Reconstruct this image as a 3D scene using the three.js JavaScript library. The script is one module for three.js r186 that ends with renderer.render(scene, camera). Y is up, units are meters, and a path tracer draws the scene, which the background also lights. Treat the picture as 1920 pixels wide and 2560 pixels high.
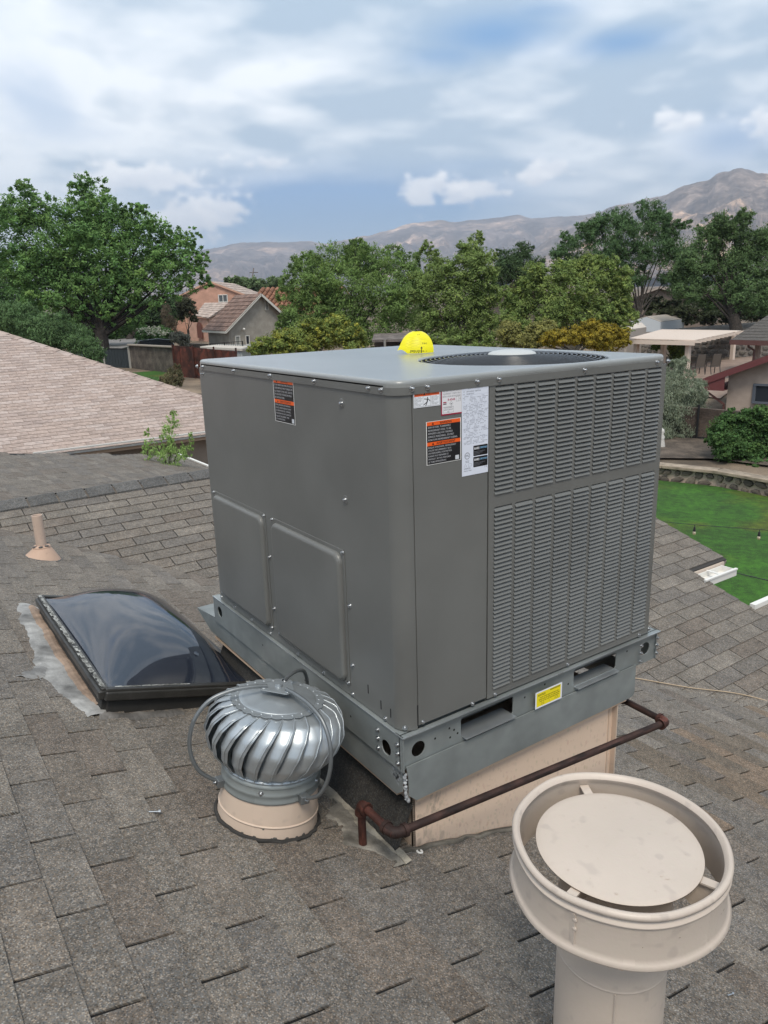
import * as THREE from 'three';
import { mergeGeometries } from 'three/addons/utils/BufferGeometryUtils.js';
import { RoundedBoxGeometry } from 'three/addons/geometries/RoundedBoxGeometry.js';

// ---------------------------------------------------------------- frame
// a: along the left face of the rooftop unit, b: along its louvred face, c: up.  World x = b, y = c, z = -a (metres).
const V = (a, b, c) => new THREE.Vector3(b, c, -a);
const scene = new THREE.Scene();

// ---------------------------------------------------------------- camera
const FOCAL = 1877.0, EYE = V(-1.7196, -1.2183, 1.318);
const YAW = 0.596968, PITCH = 0.269628, ROLL = -0.031097;
const fwd = V(Math.cos(YAW) * Math.cos(PITCH), Math.sin(YAW) * Math.cos(PITCH), -Math.sin(PITCH));
const rt0 = V(-Math.sin(YAW), Math.cos(YAW), 0);
const up0 = V(Math.cos(YAW) * Math.sin(PITCH), Math.sin(YAW) * Math.sin(PITCH), Math.cos(PITCH));
const right = rt0.clone().multiplyScalar(Math.cos(ROLL)).addScaledVector(up0, Math.sin(ROLL));
const upv = rt0.clone().multiplyScalar(-Math.sin(ROLL)).addScaledVector(up0, Math.cos(ROLL));
const camera = new THREE.PerspectiveCamera(2 * Math.atan(1280 / FOCAL) * 180 / Math.PI, 0.75, 0.05, 60000);
camera.position.copy(EYE);
camera.quaternion.setFromRotationMatrix(new THREE.Matrix4().makeBasis(right, upv, fwd.clone().negate()));
camera.updateMatrixWorld(true);

// ---------------------------------------------------------------- light and exposure
const SUN_AZ = 215, SUN_EL = 58, SUN_I = 1.15, EXPOSURE = 2.3;    // azimuth from +a towards +b
const azDir = (az, el) => { const A = az * Math.PI / 180, E = el * Math.PI / 180; return V(Math.cos(A) * Math.cos(E), Math.sin(A) * Math.cos(E), Math.sin(E)); };
const sun = new THREE.DirectionalLight(new THREE.Color().setRGB(1, 0.92, 0.80), SUN_I);
sun.position.copy(azDir(SUN_AZ, SUN_EL).multiplyScalar(60));
sun.castShadow = true; sun.shadow.radius = 34; sun.shadow.mapSize.set(2048, 2048);
Object.assign(sun.shadow.camera, { left: -45, right: 45, top: 45, bottom: -45, near: 1, far: 200 });
scene.add(sun); scene.add(sun.target);
const renderer = new THREE.WebGLRenderer({ antialias: true });
renderer.toneMapping = THREE.LinearToneMapping;
renderer.toneMappingExposure = EXPOSURE;
renderer.shadowMap.enabled = true;
renderer.shadowMap.type = THREE.PCFSoftShadowMap;

// ---------------------------------------------------------------- random and noise
function rng(seed) { let t = seed >>> 0; return () => { t = (t + 0x6d2b79f5) >>> 0; let r = Math.imul(t ^ (t >>> 15), 1 | t); r = (r + Math.imul(r ^ (r >>> 7), 61 | r)) ^ r; return ((r ^ (r >>> 14)) >>> 0) / 4294967296; }; }
const hash3 = (x, y, z) => { let h = Math.imul(x, 374761393) ^ Math.imul(y, 668265263) ^ Math.imul(z, 2147483647 - 1274126177); h = Math.imul(h ^ (h >>> 13), 1274126177); h ^= h >>> 16; return (h >>> 0) / 4294967296; };
function noise3(x, y, z) {
  const xi = Math.floor(x), yi = Math.floor(y), zi = Math.floor(z); let u = x - xi, v = y - yi, w = z - zi;
  u = u * u * u * (u * (u * 6 - 15) + 10); v = v * v * v * (v * (v * 6 - 15) + 10); w = w * w * w * (w * (w * 6 - 15) + 10);
  const L = (p, q, t) => p + (q - p) * t;
  return L(L(L(hash3(xi, yi, zi), hash3(xi + 1, yi, zi), u), L(hash3(xi, yi + 1, zi), hash3(xi + 1, yi + 1, zi), u), v),
    L(L(hash3(xi, yi, zi + 1), hash3(xi + 1, yi, zi + 1), u), L(hash3(xi, yi + 1, zi + 1), hash3(xi + 1, yi + 1, zi + 1), u), v), w);
}
function fbm(x, y, z, o = 5) { let s = 0, k = 0.5, n = 0; for (let i = 0; i < o; i++) { s += k * noise3(x, y, z); n += k; x = x * 2.03 + 17.1; y = y * 2.03 + 3.7; z = z * 2.03 + 9.2; k *= 0.5; } return s / n; }
const clamp = (x, a = 0, b = 1) => Math.min(b, Math.max(a, x));
const smooth = (a, b, x) => { const t = clamp((x - a) / (b - a)); return t * t * (3 - 2 * t); };
const mix = (a, b, t) => a + (b - a) * t;

// ---------------------------------------------------------------- sky (air and clouds only)
{
  const W = 2048, H = 1024, data = new Float32Array(W * H * 4);
  // clear gaps and cumulus heads: azimuth, elevation, half widths in degrees, strength
  const gaps = [[32, 6.3, 11, 2.4, 1.8], [25, 5.8, 5, 2.4, 1.2], [39, 6.6, 6, 1.5, 0.9], [42.5, 16.7, 4.4, 1.2, 1.15], [39.5, 15.7, 3.0, 0.8, 0.8], [50.8, 15.5, 3.2, 0.8, 1.0], [45.5, 17.6, 3, 0.7, 0.7], [57.8, 9.4, 3.2, 1.7, 0.6], [22, 8.2, 5, 0.5, 0.5], [40, 9.0, 6, 0.6, 0.45]];
  const heads = [[37.4, 7.2, 1.0, 0.75], [38.3, 8.05, 1.6, 0.6], [41.2, 7.7, 2.0, 0.6], [40.2, 7.4, 1.3, 0.6], [46.4, 8.55, 1.7, 0.75], [45.4, 8.0, 1.4, 0.55], [54.2, 10.9, 1.5, 0.4], [55.3, 10.5, 1.2, 0.35], [60.5, 10.2, 2.0, 1.0], [21, 6.2, 2.6, 1.3], [23.6, 6.6, 1.6, 0.9], [18, 8.6, 4.2, 0.9], [27, 9.6, 1.9, 0.35]];
  for (let j = 0; j < H; j++) {
    const el = ((j + 0.5) / H - 0.5) * 180;
    for (let i = 0; i < W; i++) {
      const t = ((i + 0.5) / W - 0.5) * 2 * Math.PI, E = el * Math.PI / 180;
      const x = Math.cos(E) * Math.cos(t), y = Math.sin(E), z = Math.cos(E) * Math.sin(t), k = (j * W + i) * 4;
      let r, g, b;
      if (el < -3) { r = 0.3; g = 0.29; b = 0.28; }
      else {
        const az = Math.atan2(x, -z) * 180 / Math.PI, up = Math.max(y, 0) + 0.10;
        const px = x / up, pz = z / up;
        const wx = fbm(px * 0.7 + 5, pz * 0.7, 1.5, 4) - 0.5, wz = fbm(px * 0.7, pz * 0.7 + 9, 7.5, 4) - 0.5;
        const big = fbm(px * 0.42 + wx * 1.2 + 3.1, pz * 0.42 + wz * 1.2, 0.3, 5);
        const det = fbm(px * 1.6 + wx * 1.5, pz * 1.6 + wz * 1.5 + 4, 3.3, 7);
        const fine = fbm(px * 4.6 + wx * 2.5, pz * 4.6 + wz * 2.5, 6.1, 5);
        let open = 0;
        for (const [ga, ge, gw, gh, gs] of gaps) { const q = ((az - ga) / gw) ** 2 + ((el - ge) / gh) ** 2; if (q < 6) open = Math.max(open, gs * Math.exp(-q) * mix(0.55, 1.3, det)); }
        open = Math.max(open, smooth(0.60, 0.74, big * 0.6 + det * 0.4) * 0.8 * smooth(6, 18, el));
        // stratus sheet: grey bellies and white tops
        const rip = 1 - Math.abs(fbm(px * 1.5 + wx * 2 + 8, pz * 3.2 + wz * 2, 2.2, 6) - 0.5) * 4; const lum = clamp(0.40 + (det - 0.5) * 2.7 + (big - 0.5) * 2.2 + (fine - 0.5) * 1.5 + (rip - 0.55) * 0.42);
        let cr = mix(0.37, 0.80, lum), cg = mix(0.475, 0.84, lum), cb = mix(0.59, 0.885, lum);
        const veil = smooth(14, 2, el) * 0.55;                               // distant rain and haze under the sheet
        cr = mix(cr, 0.50, veil); cg = mix(cg, 0.62, veil); cb = mix(cb, 0.73, veil);
        const low = smooth(9, 2, el);
        const br = mix(0.14, 0.205, low), bg = mix(0.305, 0.42, low), bb = mix(0.55, 0.62, low);
        const m = clamp(open);
        r = mix(cr, br, m); g = mix(cg, bg, m); b = mix(cb, bb, m);
        for (const [ha, he, hw, hh] of heads) {
          const dx = (az - ha) / hw, dy = (el - he) / hh, q = dx * dx + dy * dy;
          if (q < 5) {
            const lump = fbm(az * 1.1 + 3, el * 2.2, ha, 4) - 0.5, edge = smooth(0.22, 0.60, Math.exp(-q * 1.1) + lump * 1.3) * 0.9;
            const top = clamp(0.62 + dy * 0.28 + lump * 0.9);
            r = mix(r, mix(0.50, 0.86, top), edge); g = mix(g, mix(0.57, 0.88, top), edge); b = mix(b, mix(0.68, 0.91, top), edge);
          }
        }
        const hz = smooth(2.5, -2, el) * 0.5; r = mix(r, 0.56, hz); g = mix(g, 0.62, hz); b = mix(b, 0.70, hz);
      }
      data[k] = r * 0.655; data[k + 1] = g * 0.66; data[k + 2] = b * 0.66; data[k + 3] = 1;
    }
  }
  const sky = new THREE.DataTexture(data, W, H, THREE.RGBAFormat, THREE.FloatType);
  sky.mapping = THREE.EquirectangularReflectionMapping; sky.minFilter = sky.magFilter = THREE.LinearFilter; sky.wrapS = THREE.RepeatWrapping; sky.needsUpdate = true;
  scene.background = sky; scene.environment = sky;
}
scene.fog = new THREE.FogExp2(new THREE.Color().setRGB(0.56, 0.60, 0.70), 0.00013);

// ---------------------------------------------------------------- building helpers
const ray = (px, py) => fwd.clone().addScaledVector(right, (px - 960) / FOCAL).addScaledVector(upv, -(py - 1280) / FOCAL);
const at = (px, py, d) => EYE.clone().addScaledVector(ray(px, py), d);                 // the spot seen at a place of the photograph, at a distance
const atY = (px, py, y) => { const r = ray(px, py); return EYE.clone().addScaledVector(r, (y - EYE.y) / r.y); };
const seen = (p) => { const q = p.clone().sub(EYE), z = q.dot(fwd); return [960 + FOCAL * q.dot(right) / z, 1280 - FOCAL * q.dot(upv) / z, z]; };
const inView = (p, m = 60) => { const [x, y, z] = seen(p); return z > 0 && x > -m && x < 1920 + m && y > -m && y < 2560 + m; };

const taken = new Map(), baseOf = new WeakMap();
function numbered(name) { const n = taken.get(name) || 0; taken.set(name, n + 1); return n ? `${name}_${String(n).padStart(3, '0')}` : name; }
function thing(name, label, category, pos = new THREE.Vector3(), group) {
  const o = new THREE.Group(); o.name = numbered(name); o.position.copy(pos); scene.add(o); baseOf.set(o, pos.clone());
  o.userData = { label, category }; if (group) o.userData.group = group;
  return o;
}
function strip(g, keepUV, colour) {
  g = g.index ? g.toNonIndexed() : g;
  const out = new THREE.BufferGeometry();
  out.setAttribute('position', g.attributes.position);
  if (!g.attributes.normal) g.computeVertexNormals();
  out.setAttribute('normal', g.attributes.normal);
  if (keepUV && g.attributes.uv) out.setAttribute('uv', g.attributes.uv);
  else {
    const p = g.attributes.position, uv = new Float32Array(p.count * 2), e1 = new THREE.Vector3(), e2 = new THREE.Vector3(), A = new THREE.Vector3(), B = new THREE.Vector3(), C = new THREE.Vector3();
    for (let i = 0; i < p.count; i += 3) {
      A.fromBufferAttribute(p, i); B.fromBufferAttribute(p, i + 1); C.fromBufferAttribute(p, i + 2);
      const n = e1.subVectors(B, A).cross(e2.subVectors(C, A)), ax = Math.abs(n.x), ay = Math.abs(n.y), az = Math.abs(n.z);
      [A, B, C].forEach((q, k) => { const o = (i + k) * 2; if (ay >= ax && ay >= az) { uv[o] = q.x; uv[o + 1] = q.z; } else if (ax >= az) { uv[o] = q.z; uv[o + 1] = q.y; } else { uv[o] = q.x; uv[o + 1] = q.y; } });
    }
    out.setAttribute('uv', new THREE.BufferAttribute(uv, 2));
  }
  if (colour) { if (g.attributes.color) out.setAttribute('color', g.attributes.color); }
  return out;
}
// one mesh under parent out of shapes given in world places
function obj(name, geos, mat, parent = scene, o = {}) {
  geos = (Array.isArray(geos) ? geos : [geos]).map((g) => strip(g, o.keepUV, o.colour));
  const g = geos.length > 1 ? mergeGeometries(geos) : geos[0];
  const b = baseOf.get(parent); if (b) g.translate(-b.x, -b.y, -b.z);
  const m = new THREE.Mesh(g, mat); m.name = parent === scene ? numbered(name) : name; parent.add(m); baseOf.set(m, b ? b : new THREE.Vector3());
  if (o.kind) m.userData.kind = o.kind;
  if (o.label) m.userData.label = o.label;
  if (o.category) m.userData.category = o.category;
  if (o.group) m.userData.group = o.group;
  return m;
}
const struct = (name, geos, mat, o = {}) => obj(name, geos, mat, scene, { ...o, kind: 'structure' });
// a piece that shares its geometry with others, put in place by a matrix in world terms
function piece(name, geo, mat, parent, matrix, label) {
  const m = new THREE.Mesh(geo, mat); m.name = name; const b = baseOf.get(parent) || new THREE.Vector3();
  const q = matrix.clone().premultiply(new THREE.Matrix4().makeTranslation(-b.x, -b.y, -b.z)); q.decompose(m.position, m.quaternion, m.scale);
  if (label) m.userData.label = label; parent.add(m); return m;
}
function box(a0, a1, b0, b1, c0, c1, r = 0) {
  const w = Math.abs(b1 - b0), h = Math.abs(c1 - c0), d = Math.abs(a1 - a0);
  const g = r ? new RoundedBoxGeometry(w, h, d, 2, Math.min(r, w / 2.01, h / 2.01, d / 2.01)) : new THREE.BoxGeometry(w, h, d);
  return g.translate((b0 + b1) / 2, (c0 + c1) / 2, -(a0 + a1) / 2);
}
// a bar of width w and height h between two places
function bar(p, q, w, h = w, r = 0) {
  const d = new THREE.Vector3().subVectors(q, p), L = d.length(), X = d.clone().normalize();
  let Y = Math.abs(X.y) > 0.95 ? new THREE.Vector3(1, 0, 0) : new THREE.Vector3(0, 1, 0); const Z = new THREE.Vector3().crossVectors(X, Y).normalize(); Y = new THREE.Vector3().crossVectors(Z, X);
  const g = r ? new RoundedBoxGeometry(L, h, w, 2, r) : new THREE.BoxGeometry(L, h, w);
  return g.applyMatrix4(new THREE.Matrix4().makeBasis(X, Y, Z).setPosition(p.clone().add(q).multiplyScalar(0.5)));
}
const tube = (pts, r, seg = 40, rad = 10, closed = false) => new THREE.TubeGeometry(new THREE.CatmullRomCurve3(pts, closed, 'centripetal'), seg, r, rad, closed);
function rod(p, q, r, r2 = r, rad = 14) {
  const d = new THREE.Vector3().subVectors(q, p), g = new THREE.CylinderGeometry(r2, r, d.length(), rad);
  return g.applyQuaternion(new THREE.Quaternion().setFromUnitVectors(new THREE.Vector3(0, 1, 0), d.clone().normalize())).translate((p.x + q.x) / 2, (p.y + q.y) / 2, (p.z + q.z) / 2);
}
function taper(pts, r0, r1, rad = 7, seg = 8) {       // a limb that thins along its way
  const c = new THREE.CatmullRomCurve3(pts), g = new THREE.TubeGeometry(c, seg, 1, rad), p = g.attributes.position;
  for (let i = 0; i <= seg; i++) { const o = c.getPointAt(i / seg), r = mix(r0, r1, i / seg); for (let j = 0; j <= rad; j++) { const k = i * (rad + 1) + j; p.setXYZ(k, o.x + (p.getX(k) - o.x) * r, o.y + (p.getY(k) - o.y) * r, o.z + (p.getZ(k) - o.z) * r); } }
  g.computeVertexNormals(); return g;
}
function poly(pts, thick = 0) {                        // a flat or thick convex polygon through places, in order
  const pos = [], n = new THREE.Vector3().subVectors(pts[1], pts[0]).cross(new THREE.Vector3().subVectors(pts[2], pts[0])).normalize();
  const low = pts.map((p) => p.clone().addScaledVector(n, -thick)), tri = (p, q, r) => pos.push(p.x, p.y, p.z, q.x, q.y, q.z, r.x, r.y, r.z);
  for (let i = 1; i < pts.length - 1; i++) { tri(pts[0], pts[i], pts[i + 1]); if (thick) tri(low[0], low[i + 1], low[i]); }
  if (thick) for (let i = 0; i < pts.length; i++) { const j = (i + 1) % pts.length; tri(pts[i], low[i], low[j]); tri(pts[i], low[j], pts[j]); }
  const g = new THREE.BufferGeometry(); g.setAttribute('position', new THREE.Float32BufferAttribute(pos, 3)); g.computeVertexNormals(); return g;
}
const rrect = (x0, y0, x1, y1, r, S = THREE.Shape) => { const s = new S(); s.moveTo(x0 + r, y0); s.lineTo(x1 - r, y0); s.absarc(x1 - r, y0 + r, r, -Math.PI / 2, 0); s.lineTo(x1, y1 - r); s.absarc(x1 - r, y1 - r, r, 0, Math.PI / 2); s.lineTo(x0 + r, y1); s.absarc(x0 + r, y1 - r, r, Math.PI / 2, Math.PI); s.lineTo(x0, y0 + r); s.absarc(x0 + r, y0 + r, r, Math.PI, 1.5 * Math.PI); return s; };
const circ = (x, y, r, S = THREE.Path) => { const s = new S(); s.absarc(x, y, r, 0, Math.PI * 2); return s; };
const ext = (s, depth, bevel = 0, seg = 2, cs = 12) => new THREE.ExtrudeGeometry(s, { depth: depth - 2 * bevel, bevelEnabled: bevel > 0, bevelThickness: bevel, bevelSize: bevel, bevelOffset: -bevel, bevelSegments: seg, curveSegments: cs }).translate(0, 0, bevel);
const planX = (s, c0, c1, bevel = 0, seg = 3, cs = 16) => ext(s, c1 - c0, bevel, seg, cs).rotateX(-Math.PI / 2).translate(0, c0, 0);         // shape in (b, a), raised
const faceR = (s, a, t, bevel = 0, seg = 2) => ext(s, t, bevel, seg).translate(0, 0, -a);                                            // shape in (b, c), standing proud of the louvred face by t from depth a
const faceL = (s, b, t, bevel = 0, seg = 2) => ext(s, t, bevel, seg).rotateY(-Math.PI / 2).translate(b, 0, 0);                        // shape in (-a, c), standing proud of the left face
const lathe = (prof, a, b, c, seg = 48) => new THREE.LatheGeometry(prof.map(([r, y]) => new THREE.Vector2(r, y)), seg).translate(b, c, -a);

// ---------------------------------------------------------------- textures and materials
function tex(w, h, draw, o = {}) {
  const c = document.createElement('canvas'); c.width = w; c.height = h; draw(c.getContext('2d'), w, h);
  const t = new THREE.CanvasTexture(c); t.wrapS = t.wrapT = THREE.RepeatWrapping; t.magFilter = THREE.LinearFilter; t.colorSpace = o.linear ? THREE.NoColorSpace : THREE.SRGBColorSpace; t.anisotropy = 8;
  if (o.size) t.repeat.set(1 / o.size, 1 / (o.size2 || o.size)); return t;
}
// a tiling field of numbers turned into a grey or tinted texture; f(u, v) returns 0..1 or [r, g, b]
function field(n, size, f, o = {}) {
  const d = new Uint8Array(n * n * 4);
  for (let j = 0; j < n; j++) for (let i = 0; i < n; i++) { const v = f(i / n, j / n, i, j), k = (j * n + i) * 4, a = Array.isArray(v) ? v : [v, v, v]; for (let q = 0; q < 3; q++) d[k + q] = clamp(a[q]) * 255; d[k + 3] = 255; }
  const t = new THREE.DataTexture(d, n, n); t.wrapS = t.wrapT = THREE.RepeatWrapping; t.magFilter = THREE.LinearFilter; t.minFilter = THREE.LinearMipmapLinearFilter; t.generateMipmaps = true; t.colorSpace = o.linear ? THREE.NoColorSpace : THREE.SRGBColorSpace; t.repeat.set(1 / size, 1 / size); t.needsUpdate = true; return t;
}
function tileN(u, v, f, seed, o = 3) {                 // noise that tiles over 0..1
  let s = 0, k = 0.5, n = 0;
  for (let i = 0; i < o; i++) { const x = u * f, y = v * f, xi = Math.floor(x), yi = Math.floor(y); let p = x - xi, q = y - yi; p = p * p * (3 - 2 * p); q = q * q * (3 - 2 * q); const h = (X, Y) => hash3(((X % f) + f) % f, ((Y % f) + f) % f, seed + i); s += k * mix(mix(h(xi, yi), h(xi + 1, yi), p), mix(h(xi, yi + 1), h(xi + 1, yi + 1), p), q); n += k; k *= 0.5; f *= 2; }
  return s / n;
}
const lin = (r, g, b) => new THREE.Color().setRGB(r, g, b);
const std = (c, o = {}) => new THREE.MeshStandardMaterial({ color: Array.isArray(c) ? lin(...c) : c, roughness: 0.8, side: THREE.DoubleSide, ...o });
const phys = (c, o = {}) => new THREE.MeshPhysicalMaterial({ color: Array.isArray(c) ? lin(...c) : c, roughness: 0.5, side: THREE.DoubleSide, ...o });

const granT = field(512, 0.9, (u, v, i, j) => { const g = hash3(i >> 1, j >> 1, 3), h = hash3(i, j, 8), m = tileN(u, v, 6, 40, 4), big = tileN(u, v, 64, 90, 1); const k = 0.62 + (g - 0.5) * 0.17 + (h - 0.5) * 0.10 + (m - 0.5) * 0.16 + (big - 0.5) * 0.12 + (g > 0.88 ? 0.14 : 0) - (g < 0.08 ? 0.09 : 0), t = (hash3(i >> 1, j >> 1, 5) - 0.5) * 0.06; return [k + t, k, k - t * 1.1]; });
const granB = field(512, 0.9, (u, v, i, j) => hash3(i >> 1, j >> 1, 3), { linear: true });
const softT = field(256, 1.3, (u, v) => 0.86 + (tileN(u, v, 5, 11, 5) - 0.5) * 0.14);
const gritT = field(256, 0.5, (u, v, i, j) => 0.8 + (tileN(u, v, 8, 21, 5) - 0.5) * 0.3 + (hash3(i, j, 2) - 0.5) * 0.12);
const paintT = field(512, 1.1, (u, v, i, j) => { const m = tileN(u, v, 5, 71, 5), s = tileN(u, v, 40, 5, 2), k = 0.92 + (m - 0.5) * 0.10; const sp = smooth(0.70, 0.86, s) * 0.05; return [k - sp, k - 0.01 - sp, k - 0.02 - sp * 0.9]; });
const galvT = field(512, 0.7, (u, v) => { const x = tileN(u, v, 14, 31, 3), m = tileN(u, v, 4, 12, 4); return 0.80 + (x - 0.5) * 0.10 + (m - 0.5) * 0.16; });
const galvR = field(256, 0.7, (u, v) => 0.40 + (tileN(u, v, 9, 31, 4) - 0.5) * 0.3, { linear: true });
const rustT = field(256, 0.35, (u, v, i, j) => { const m = tileN(u, v, 7, 51, 5), h = hash3(i, j, 4) * 0.1; const k = 0.55 + (m - 0.5) * 0.7 + h; return [k * 1.05, k * 0.93, k * 0.9]; });
const peelB = field(256, 0.16, (u, v) => tileN(u, v, 24, 61, 3), { linear: true });

const waveB = field(256, 1.9, (u, v) => tileN(u, v, 4, 81, 3) * 0.94 + tileN(u, v, 60, 61, 2) * 0.06, { linear: true });
const M = {
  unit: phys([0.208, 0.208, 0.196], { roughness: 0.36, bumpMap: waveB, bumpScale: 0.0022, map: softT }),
  unitTopSheen: phys([0.36, 0.37, 0.36], { roughness: 0.34, bumpMap: peelB, bumpScale: 0.0002, clearcoat: 0.7, clearcoatRoughness: 0.28, map: softT }),  // same paint as the cabinet, base colour lightened to stand in for sky reflection
  dark: std([0.012, 0.012, 0.013], { roughness: 0.9 }),
  coil: std([0.03, 0.032, 0.034], { roughness: 0.6, metalness: 0.4 }),
  black: phys([0.03, 0.031, 0.034], { roughness: 0.25 }),
  zinc: std([0.55, 0.56, 0.57], { metalness: 1, roughness: 0.28 }),
  galv: std([0.42, 0.455, 0.45], { metalness: 0.30, roughness: 1, roughnessMap: galvR, map: galvT }),
  bright: std([0.74, 0.79, 0.82], { metalness: 0.66, roughness: 0.9, roughnessMap: galvR, map: galvT }),
  rodM: std([0.34, 0.36, 0.37], { metalness: 0.6, roughness: 0.42, map: galvT }),
  tan: std([0.70, 0.565, 0.46], { roughness: 0.62, map: paintT }),
  tanVent: phys([0.66, 0.575, 0.50], { roughness: 0.45, map: paintT, bumpMap: peelB, bumpScale: 0.0003 }),
  rust: std([0.115, 0.072, 0.06], { roughness: 0.7, metalness: 0.2, map: rustT, bumpMap: rustT, bumpScale: 0.0006 }),
  rustRed: std([0.20, 0.082, 0.058], { roughness: 0.7, metalness: 0.1, map: rustT, bumpMap: rustT, bumpScale: 0.0006 }),
  frame: std([0.095, 0.092, 0.086], { roughness: 0.42, metalness: 0.5, map: gritT }),
  felt: std([0.07, 0.066, 0.06], { roughness: 0.95, map: granT }),
  slot: std([0.009, 0.009, 0.009], { roughness: 1 }),
  white: std([0.74, 0.72, 0.68], { roughness: 0.55 }),
};
// ================================================================ ground, lawn, mountains
const groundC = (d) => -4.2 + 0.033 * Math.max(0, Math.min(d, 140) - 25) + 0.012 * Math.max(0, Math.min(d, 900) - 140) + 0.03 * Math.max(0, d - 900) * 0.4;
const groundAt = (p) => groundC(Math.hypot(p.x - EYE.x, p.z - EYE.z));
const foot = (px, d) => { const p = at(px, 1000, d); p.y = groundAt(p); return p; };       // on the ground below a bearing, at a distance
{
  const pos = [], idx = [], R = [0, 6, 12, 18, 25, 32, 40, 50, 60, 75, 90, 110, 140, 200, 300, 500, 900, 1600, 3000, 5200], n = 96;
  const h = rng(4);
  R.forEach((r) => { for (let i = 0; i < n; i++) { const t = i / n * 2 * Math.PI; pos.push(EYE.x + Math.cos(t) * r, groundC(r) - 0.02 + (r > 60 ? (h() - 0.5) * r * 0.002 : 0), EYE.z + Math.sin(t) * r); } });
  for (let k = 0; k < R.length - 1; k++) for (let i = 0; i < n; i++) { const j = (i + 1) % n, a = k * n + i, b = k * n + j, c = a + n, d = b + n; idx.push(a, b, c, b, d, c); }
  const g = new THREE.BufferGeometry(); g.setAttribute('position', new THREE.Float32BufferAttribute(pos, 3)); g.setIndex(idx); g.computeVertexNormals();
  const dirt = field(512, 9, (u, v, i, j) => { const m = tileN(u, v, 7, 3, 6), s = hash3(i, j, 1); const k = 0.56 + (m - 0.5) * 0.5 + (s - 0.5) * 0.12; return [k, k * 0.9, k * 0.78]; });
  struct('ground', g, std([0.55, 0.52, 0.50], { map: dirt, roughness: 1 }));
}
function sheet(name, pts, mat, lift = 0.02, sub = 1) {                                  // ground cover that lies on the ground
  const P = pts.map((p) => { const q = p.clone(); q.y = groundAt(q) + lift; return q; });
  const c = new THREE.Vector3(); P.forEach((p) => c.add(p)); c.multiplyScalar(1 / P.length); c.y = groundAt(c) + lift;
  const pos = []; P.forEach((p, i) => { const q = P[(i + 1) % P.length]; const N = 12; for (let k = 0; k < N; k++) { const a = p.clone().lerp(q, k / N), b = p.clone().lerp(q, (k + 1) / N); [c, a, b].forEach((v) => pos.push(v.x, groundAt(v) + lift, v.z)); } });
  const g = new THREE.BufferGeometry(); g.setAttribute('position', new THREE.Float32BufferAttribute(pos, 3)); g.computeVertexNormals();
  return struct(name, g, mat);
}
{
  const grassT = field(512, 4.5, (u, v, i, j) => { const m = tileN(u, v, 5, 8, 4), w = tileN(u, v, 40, 19, 3), s = hash3(i, j, 7), dry = smooth(0.46, 0.74, tileN(u, v, 3, 77, 5)); const k = 0.47 + (w - 0.5) * 0.24 + (s - 0.5) * 0.25 + (m - 0.5) * 0.14; return [k * mix(0.55, 0.82, dry), k * 1.05, k * mix(0.3, 0.31, dry)]; });
  const lawnM = std([0.52, 0.43, 0.30], { map: grassT, roughness: 0.95, bumpMap: grassT, bumpScale: 0.03 });
  sheet('lawn', [atY(1560, 1193, -4.2), atY(1655, 1204, -4.2), atY(1790, 1218, -4.2), atY(1930, 1246, -4.2), atY(2150, 1292, -4.2), at(2300, 1500, 12), at(1700, 2000, 7), at(1300, 1500, 12)], lawnM, 0.03);
  sheet('grass_strip', [foot(300, 56), foot(300, 44), foot(420, 44), foot(430, 58)], lawnM, 0.03);
  sheet('grass_strip', [foot(395, 62), foot(440, 62), foot(440, 72), foot(395, 72)], std([0.42, 0.40, 0.22], { map: grassT, roughness: 0.95 }), 0.04);
  const slabT = field(256, 2, (u, v, i, j) => 0.8 + (tileN(u, v, 6, 4, 5) - 0.5) * 0.2 + (hash3(i, j, 2) - 0.5) * 0.06);
  sheet('driveway', [foot(190, 95), foot(190, 63), foot(350, 62), foot(400, 76), foot(350, 100)], std([0.36, 0.34, 0.33], { map: slabT, roughness: 0.95 }), 0.04);
  sheet('patio', [foot(1660, 50), foot(1660, 40), foot(1800, 37), foot(1870, 44), foot(1870, 54)], std([0.42, 0.31, 0.25], { map: slabT, roughness: 0.9 }), 0.05);
}
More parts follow.
